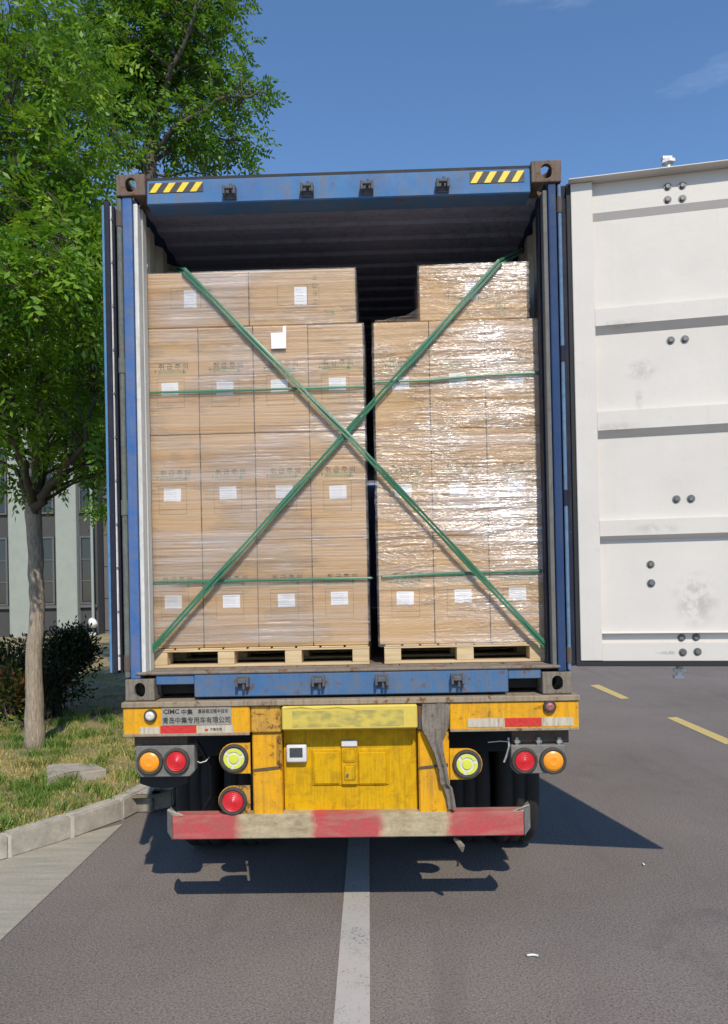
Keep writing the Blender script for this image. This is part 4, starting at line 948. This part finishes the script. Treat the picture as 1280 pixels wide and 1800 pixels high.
# ------------------------------------------------------------------ trees
def leaflets(B, Dv, npair, rach, ll, lw_, r):
    """compound leaves: base points B, axes Dv -> quads"""
    n = len(B); up = r.normal(size=(n, 3))*.45+np.array([0, 0, 1.]); S = np.cross(Dv, up); S /= np.linalg.norm(S, axis=1)[:, None]+1e-9
    Nn = np.cross(S, Dv); Q = []; RN = []
    base_r = r.random(n)
    for k in range(2*npair+1):
        t = (k//2+1)/(npair+.6)*np.ones(n); sg = (1 if k % 2 == 0 else -1) if k < 2*npair else 0
        ro = rach*(.8+.4*base_r)
        p = B+Dv*(ro*t)[:, None]-np.array([0, 0, 1.])*(t*t*ro*.25)[:, None]
        a = Dv*(.45 if sg else 1.)+S*sg*.9+Nn*(r.normal(size=n)*.25)[:, None]-np.array([0, 0, .22]); a /= np.linalg.norm(a, axis=1)[:, None]
        wv = np.cross(Nn+r.normal(size=(n, 3))*.35, a); wv /= np.linalg.norm(wv, axis=1)[:, None]+1e-9
        L = (ll*(.75+.5*r.random(n)))[:, None]; Wd = (lw_*(.8+.4*r.random(n)))[:, None]
        Q.append(np.stack([p, p+a*L*.45+wv*Wd*.5, p+a*L, p+a*L*.45-wv*Wd*.5], 1)); RN.append(np.clip(base_r*.6+r.random(n)*.4, 0, 1))
    Q = np.concatenate(Q); RN = np.concatenate(RN); return Q.reshape(-1, 3), np.repeat(RN, 4)
def unit(v): return v/(np.linalg.norm(v, axis=-1, keepdims=True)+1e-9)
def crown(clumps, radii, centre, per, npair, rach, ll, lw_, seed):
    r = np.random.default_rng(seed); B = []; D = []
    for c, R in zip(clumps, radii):
        n = int(per*(R/.42)**2); d = unit(r.normal(size=(n, 3))*np.array([1, 1, .75])); rad = R*r.random(n)**.5
        p = c+d*rad[:, None]*np.array([1, 1, .62]); out = unit(c-centre+1e-6)
        B.append(p); D.append(unit(d*.9+out*.5+np.array([0, 0, -.12])+r.normal(size=(n, 3))*.35))
    V, rn = leaflets(np.concatenate(B), np.concatenate(D), npair, rach, ll, lw_, r); return V, rn
def tree(name, label, base, trunk_pts, trunk_r, limbs, ellipsoids, nclump, per, mat, seed, clump_r=(.30, .55), leafl=(4, .22, .075, .032), forbid=None, bark='bark'):
    r = np.random.default_rng(seed); t = thing(name, label, 'tree', base, 'trees on the lawn')
    b = bmesh.new(); n = 16
    pts = [Vector(p) for p in trunk_pts]; dp = []; dr = []
    for i in range(len(pts)-1):
        for k in range(6): f = k/6; dp.append(pts[i].lerp(pts[i+1], f)+Vector((r.normal()*.006, r.normal()*.006, 0))); dr.append((trunk_r[i]*(1-f)+trunk_r[i+1]*f)*(1+r.normal()*.02))
    dp.append(pts[-1]); dr.append(trunk_r[-1]); tube(b, dp, dr, n); obj('trunk', b, bark, t, True)
    nodes = []; lb = bmesh.new()
    for L, (ra, rb) in limbs:
        L = [Vector(p) for p in L]; P = []
        for i in range(len(L)-1):
            for k in range(5): P.append(L[i].lerp(L[i+1], k/5)+Vector(r.normal(size=3)*.02*(1 if k else 0)))
        P.append(L[-1]); R = [ra+(rb-ra)*i/(len(P)-1) for i in range(len(P))]; tube(lb, P, R, 8); nodes += [(np.array(p), rr) for p, rr in list(zip(P, R))[2:]]
    cl = []; wts = np.array([e[1][0]*e[1][1]*e[1][2]*e[2] for e in ellipsoids]); wts /= wts.sum()
    while len(cl) < nclump:
        e = ellipsoids[r.choice(len(ellipsoids), p=wts)]; d = unit(r.normal(size=3)); rad = r.random()**.42
        c = np.array(e[0])+d*rad*np.array(e[1])
        if forbid is not None and forbid(c): continue
        cl.append(c)
    cl = np.array(cl); rr_ = r.uniform(*clump_r, size=len(cl)); NP_ = np.array([n_[0] for n_ in nodes])
    for c in cl:
        dd = np.linalg.norm(NP_-c, axis=1)+np.maximum(0, NP_[:, 2]-c[2]+.3)*1.2; k = dd.argmin(); a = NP_[k]; mid = (a+c)/2+np.array([0, 0, .06])+r.normal(size=3)*.08; ra = min(nodes[k][1]*.6, .022)
        tube(lb, [Vector(a), Vector(mid), Vector(c)], [ra, ra*.65, .005], 5)
        for _ in range(4): tube(lb, [Vector(c), Vector(c+unit(r.normal(size=3))*.28)], [.005, .002], 4)
    obj('limbs', lb, 'bark_dark', t, True)
    V, rn = crown(cl, rr_, np.mean(cl, 0), per, *leafl, seed+1)
    np_mesh('crown', V, np.arange(len(V)).reshape(-1, 4), mat, t, rn); return t
def P3(px, py, depth): return atY(px, py, depth+CAM.y)   # depth measured from the viewer, along the street
b1 = atZ(62, 1312, LZ+.03); d1 = b1.y-CAM.y
b1.z = LZ-.02
T = lambda px, py, dd=0.: np.array(P3(px, py, d1+dd))
S1 = d1/F   # metres per pixel at the near tree
fork = T(62, 905)
def E(px, py, rx, ry, dd=0., dz_=None, wt=1.): return (T(px, py, dd), (rx*S1, (dz_ or rx*S1), ry*S1), wt)
def not_box(c):   # keep foliage off the container's side
    return c[0] > -1.75 and c[2] < 4.3
tree('street_tree', 'leafy tree with pale trunk on the lawn beside the container', tuple(b1),
     [b1, T(60, 1200), T(65, 1060), T(62, 960), T(58, 900), T(56, 870)], [.112, .090, .079, .080, .086, .072],
     [([T(60, 905), T(45, 850), T(30, 780, .2), T(5, 640, .5), T(-20, 450, .6)], (.070, .02)), ([T(60, 900), T(66, 820, -.1), T(78, 700, .1), T(80, 520, .3), T(95, 300, .4), T(100, 90, .4)], (.075, .018)),
      ([T(62, 905), T(85, 855, -.2), T(118, 815, -.5), T(150, 770, -.6), T(165, 690, -.5)], (.055, .012)), ([T(60, 900), T(88, 790, .5), T(130, 660, .9), T(165, 500, 1.2), T(190, 330, 1.3)], (.05, .014)),
      ([T(60, 890), T(30, 790, -.6), T(-20, 700, -1.1), T(-70, 600, -1.3)], (.045, .012)), ([T(78, 700, .1), T(110, 560, -.6), T(130, 430, -.9)], (.03, .01)), ([T(80, 520, .3), T(40, 380, -.4), T(20, 250, -.7), T(10, 100, -.6)], (.03, .01))],
     [E(70, 590, 150, 230, -.1, 1.9), E(10, 420, 150, 190, -.1, 1.9), E(130, 400, 90, 120, .4, 1.6), E(20, 170, 170, 190, 0, 1.9), E(75, 500, 95, 60, -1.5, .9, 1.5), E(10, 500, 110, 80, -1.7, .9, 1.5), E(140, 520, 60, 80, -1.2, .9, 1.4), E(160, 720, 55, 110, .2, 1.0, 1.5), E(160, 815, 40, 70, 0, .8, 1.6), E(-90, 560, 160, 260, .2, 1.6), E(100, 80, 110, 130, .6, 1.2), E(15, 800, 70, 60, -.2, .7, 1.2)],
     480, 18, 'leaf', 11, (.18, .54), (4, .21, .088, .037), not_box)
# taller tree further along the row
d2 = 11.4; U = lambda px, py, dd=0.: np.array(P3(px, py, d2+dd)); S2 = d2/F
bx2 = U(262, 300); bs2 = (float(bx2[0])-.12, float(bx2[1]), LZ-.02)
def E2(px, py, rx, ry, dd=0., wt=1.): return (U(px, py, dd), (rx*S2, rx*S2*.9, ry*S2), wt)
tree('street_tree', 'taller leafy tree whose crown rises above the container roof', bs2,
     [Vector(bs2), U(255, 900), U(262, 500), U(263, 320), U(266, 240)], [.19, .16, .13, .105, .085],
     [([U(266, 250), U(270, 150), U(260, 20, .2), U(250, -120)], (.075, .02)), ([U(264, 290), U(310, 250, .2), U(370, 240, .3), U(440, 250, .2)], (.035, .01)), ([U(264, 270), U(330, 210, -.3), U(400, 170, -.4), U(470, 165, -.3)], (.045, .012)),
      ([U(264, 300), U(215, 250, -.2), U(170, 190, -.3), U(140, 120, -.2)], (.045, .012)), ([U(267, 220), U(300, 120, -.5), U(340, 30, -.7), U(350, -60)], (.045, .012)), ([U(264, 300), U(225, 290, .3), U(180, 285, .3)], (.03, .01)), ([U(264, 310), U(330, 300, .2), U(395, 296, .2)], (.022, .008))],
     [E2(270, 60, 130, 120), E2(370, 160, 75, 60, 0, 1.3), E2(420, 165, 44, 30, 0, 2.4), E2(400, 245, 38, 22, 0, 2.2), E2(320, 225, 80, 50, 0, 1.0), E2(180, 130, 75, 90), E2(280, -90, 130, 100), E2(340, 20, 60, 60), E2(390, 300, 24, 9, 0, 3.), E2(195, 255, 40, 36, 0, .8)],
     235, 22, 'leaf_far', 31, (.18, .54), (4, .21, .092, .040), None, 'bark_dark')
# a third one behind, filling the gap low down
d3 = 16.; U3 = lambda px, py, dd=0.: np.array(P3(px, py, d3+dd)); S3 = d3/F; b3 = U3(232, 1150)
tree('street_tree', 'background tree half hidden behind the folded blue door', (float(b3[0]), float(b3[1]), LZ-.02),
     [Vector((float(b3[0]), float(b3[1]), LZ-.02)), U3(232, 950), U3(228, 800)], [.12, .10, .08],
     [([U3(228, 820), U3(195, 700), U3(150, 560), U3(150, 440)], (.06, .015)), ([U3(228, 820), U3(225, 720), U3(210, 600)], (.05, .012)), ([U3(230, 900), U3(215, 880), U3(200, 860)], (.03, .01))],
     [(U3(160, 600), (95*S3, 1.2, 190*S3), 1.), (U3(185, 850), (28*S3, .5, 60*S3), 1.5), (U3(120, 420), (70*S3, 1., 80*S3), 1.)], 95, 32, 'leaf_far', 51, (.35, .6), (3, .2, .11, .05), None, 'bark_dark')

# ------------------------------------------------------------------ shrubs
def shrub(name, label, centres, n, per, size, mat, seed, base, droop=.1):
    r = np.random.default_rng(seed); t = thing(name, label, 'shrub', base, None); B = []; D = []; sb = bmesh.new(); bs = np.array(base)
    for c, rad in centres:
        c = np.array(c); rad = np.array(rad)
        for _ in range(n):
            d = unit(r.normal(size=3)); p = c+d*rad*r.random()**.35; p[2] = max(p[2], LZ+.08)
            tube(sb, [Vector(bs+r.normal(size=3)*np.array([.12, .12, 0])), Vector((bs+p)/2+np.array([0, 0, .05])), Vector(p)], [.011, .008, .003], 4)
            q_ = p+r.normal(size=(per, 3))*.07; B.append(q_); D.append(unit(unit(p-c)+r.normal(size=(per, 3))*.7+np.array([0, 0, .35])))
    obj('stems', sb, 'bark_dark', t); B = np.concatenate(B); D = np.concatenate(D)
    S = unit(np.cross(D, r.normal(size=D.shape))); L = size*(.7+.6*r.random(len(B)))[:, None]; Wd = L*.42
    V = np.stack([B, B+D*L*.5+S*Wd*.5, B+D*L, B+D*L*.5-S*Wd*.5], 1).reshape(-1, 3)
    np_mesh('foliage', V, np.arange(len(V)).reshape(-1, 4), mat, t, np.repeat(r.random(len(B)), 4)); return t
db = 6.4
def bush_at(px, py, Y): return np.array(atY(px, py, Y))
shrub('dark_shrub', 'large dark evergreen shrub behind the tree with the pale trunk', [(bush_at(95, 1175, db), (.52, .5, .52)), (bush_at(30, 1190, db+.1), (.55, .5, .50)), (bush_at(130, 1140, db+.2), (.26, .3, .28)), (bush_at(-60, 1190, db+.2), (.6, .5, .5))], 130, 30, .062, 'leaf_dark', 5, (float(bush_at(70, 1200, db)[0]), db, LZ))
shrub('photinia_shrub', 'red-tipped leafy shrub growing against the dark shrub', [(bush_at(18, 1212, 5.55), (.20, .2, .24)), (bush_at(-40, 1210, 5.6), (.25, .25, .26))], 34, 20, .085, 'leaf_red', 6, (float(bush_at(10, 1260, 5.6)[0]), 5.6, LZ))
shrub('low_plant', 'small pale-leaved plant at the foot of the dark shrub', [(bush_at(30, 1272, 5.2), (.25, .15, .06))], 20, 6, .06, 'leaf', 8, (float(bush_at(30, 1280, 5.2)[0]), 5.2, LZ))

# ------------------------------------------------------------------ grass
def grass(n, seed):
    r = np.random.default_rng(seed); ys = r.uniform(-1.5, 1, n*3)
    kx = np.array([p.x for p in dense]); ky = np.array([p.y for p in dense])
    Y = np.concatenate([r.uniform(-.5, 4.6, n), r.uniform(4, 14, n//2)]); o_ = np.argsort(ky); kxi = np.interp(Y, ky[o_], kx[o_])
    off = np.concatenate([r.uniform(.11, 3.2, n), r.uniform(.11, 6, n//2)]); X = kxi-off
    # tufts: pull a share of blades to tuft centres, and thin the bare soil
    den = .5+.5*np.sin(X*3.1+1.7*np.sin(Y*2.3))*np.sin(Y*2.9+1.3*np.sin(X*1.9)); keep = r.random(len(X)) < .22+.78*np.clip(den*1.3, 0, 1)
    X, Y, den = X[keep], Y[keep], den[keep]
    nt_ = 150; ti = r.integers(0, nt_, len(X)//5); ty = r.uniform(.6, 6.5, nt_); tx_ = np.interp(ty, ky[o_], kx[o_])-r.uniform(.16, 3., nt_)
    X[:len(ti)] = tx_[ti]+r.normal(size=len(ti))*.055; Y[:len(ti)] = ty[ti]+r.normal(size=len(ti))*.055
    m_ = X < np.interp(Y, ky[o_], kx[o_])-.12; tuft = np.zeros(len(X)); tuft[:len(ti)] = 1; X, Y, tuft = X[m_], Y[m_], tuft[m_]
    h = np.where(tuft > 0, r.uniform(.05, .115, len(X)), r.uniform(.012, .042, len(X))); az = r.uniform(0, 2*np.pi, len(X)); wd = r.uniform(.003, .0055, len(X))*np.where(tuft > 0, 1.1, 1)
    Z = LZ+.02+.018*np.sin(X*2.1+Y*1.3)+.014*np.sin(X*4.7-Y*3.1)+.008*np.sin(X*9+Y*8)-.005
    lean = r.uniform(.2, .9, len(X))*h; la = r.uniform(0, 2*np.pi, len(X)); c, s = np.cos(az)*wd, np.sin(az)*wd
    P = np.stack([X, Y, Z], 1); T1 = np.stack([np.cos(la)*lean, np.sin(la)*lean, h], 1); M_ = np.stack([np.cos(la)*lean*.35, np.sin(la)*lean*.35, h*.6], 1); Wv = np.stack([c, s, 0*c], 1)
    V = np.stack([P-Wv, P+Wv, P+M_+Wv*.7, P+M_-Wv*.7, P+T1], 1).reshape(-1, 3); k = np.arange(len(X))*5
    Fc = np.concatenate([np.stack([k, k+1, k+2], 1), np.stack([k, k+2, k+3], 1), np.stack([k+3, k+2, k+4], 1)])
    rn = np.clip(r.normal(.43, .18, len(X))+np.where(tuft > 0, .30, 0), 0, 1.2); o = np_mesh('grass', V, Fc, 'grass', None, np.repeat(rn, 5)); meta(o, 'patchy dry and green grass on the verge', 'grass', None, 'stuff')
grass(110000, 4)

# stone slab lying in the grass
zt = LZ+.075; poly = [atZ(x, y, zt) for x, y in ((82, 1350), (84, 1344), (108, 1342), (135, 1341), (168, 1343), (188, 1352), (160, 1356), (130, 1355), (108, 1360), (83, 1366))]
b = prism(bmesh.new(), poly, Vector((0, 0, -.09))); bmesh.ops.bevel(b, geom=b.edges[:], offset=.008, segments=1, affect='EDGES'); meta(obj('stone_slab', b, 'stone'), 'flat broken stone slab lying in the grass near the kerb', 'stone')
# litter on the road
for i, pts in enumerate((((926, 1677.5), (936, 1676.5), (947, 1678.5), (946, 1680.5), (936, 1679), (927, 1680)), ((1129, 1517), (1132, 1517), (1134, 1520), (1131, 1519.5)))):
    P = [atZ(x, y, .010+.003*(k % 2)) for k, (x, y) in enumerate(pts)]; b = prism(bmesh.new(), P, Vector((0, 0, -.003))); meta(obj('paper_scrap', b, 'paper'), ['curled white paper scrap on the open asphalt', 'tiny white paper scrap on the asphalt near the door shadow'][i], 'litter')

# ------------------------------------------------------------------ building
BY = 26.; bd = thing('factory_building', 'grey factory with pale green pilasters and tall dark windows behind the shrubs', 'building', (-18, BY, 0))
def bX(px, y=1000): return atY(px, y, BY).x
def bZ(py, px=90): return atY(px, py, BY).z
zt = bZ(420); pitch = bX(98)-bX(15); pw = bX(135)-bX(98); x_end = bX(166)
zs_ = bZ(1064)
obj('wall', bx(bX(15)-pitch*4, x_end, BY+.35, BY+12, 0, zt), 'b_wall', bd)
b = bmesh.new(); obj('cornice', bx(bX(15)-pitch*4-.1, x_end+.05, BY-.15, BY+12.1, zt+.001, zt+.5, bev=.03), 'b_grey', bd)
for k in range(-4, 2):
    x0 = bX(15)+k*pitch; obj('pilaster', bx(x0, x0+pw, BY, BY+.36, 0, zt-.002, bev=.02), 'b_pil', bd)
    xa, xb = x0+pw+.02, x0+pitch-.16
    if k == 1: xb = x_end-.15
    obj('sill_band', bx(x0+pw+.003, x0+pitch-.003 if k < 1 else x_end-.02, BY+.22, BY+.349, zs_-.12, zs_-.002), 'b_frame', bd)
    for s in range(4):
        z0 = zs_+s*(zt-zs_)/4+.02; z1 = zs_+(s+1)*(zt-zs_)/4-.9
        wn = obj('window', (lambda b: (box(b, xa, xa+.07, BY+.24, BY+.345, z0, z1), box(b, xb-.07, xb, BY+.24, BY+.345, z0, z1), box(b, xa+.071, xb-.071, BY+.25, BY+.345, z0, z0+.07), box(b, xa+.071, xb-.071, BY+.25, BY+.345, z1-.07, z1), b)[-1])(bmesh.new()), 'b_frame', bd)
        nb = 3; hh = (z1-z0-.14)/nb
        for j in range(nb):
            obj('pane', bx(xa+.072, xb-.072, BY+.30, BY+.32, z0+.07+j*hh+.02, z0+.07+(j+1)*hh-.02), 'glass', wn)
            if j: obj('transom', bx(xa+.072, xb-.072, BY+.26, BY+.34, z0+.07+j*hh-.019, z0+.07+j*hh+.019), 'b_frame', wn)
# darker panelled wing
xg = x_end+.02; wg = obj('wing_wall', bx(xg, xg+16, BY+1.0, BY+12, 0, zt-1.5), 'b_grey', bd)
for i in range(6):
    for j in range(9): obj('wall_panel', bx(xg+.01+i*1.2, xg+1.19+i*1.2, BY+.96, BY+.998, .3+j*1.3, 1.58+j*1.3, bev=.01), 'b_grey', bd)
dp_ = thing('downpipe', 'pale downpipe with a white bent outlet beside the factory wall', 'pipe', (bX(164), BY-.1, 0))
b = bmesh.new(); cyl(b, (bX(164), BY-.1, bZ(1098)), (bX(164), BY-.1, zt-1), .055, n=12); obj('pipe', b, 'b_pil', dp_)
b = bmesh.new(); tube(b, [Vector((bX(164), BY-.1, bZ(1095))), Vector((bX(166), BY-.35, bZ(1093))), Vector((bX(171), BY-.55, bZ(1096))), Vector((bX(175), BY-.6, bZ(1100)))], [.10, .15, .16, .13], 10); obj('elbow', b, 'white_pvc', dp_, True)
b = bmesh.new(); tube(b, [Vector((bX(168), BY-.5, bZ(1112))), Vector((bX(167), BY-.5, 0.1))], [.16, .14], 10); obj('outlet', b, 'white_pvc', dp_, True)
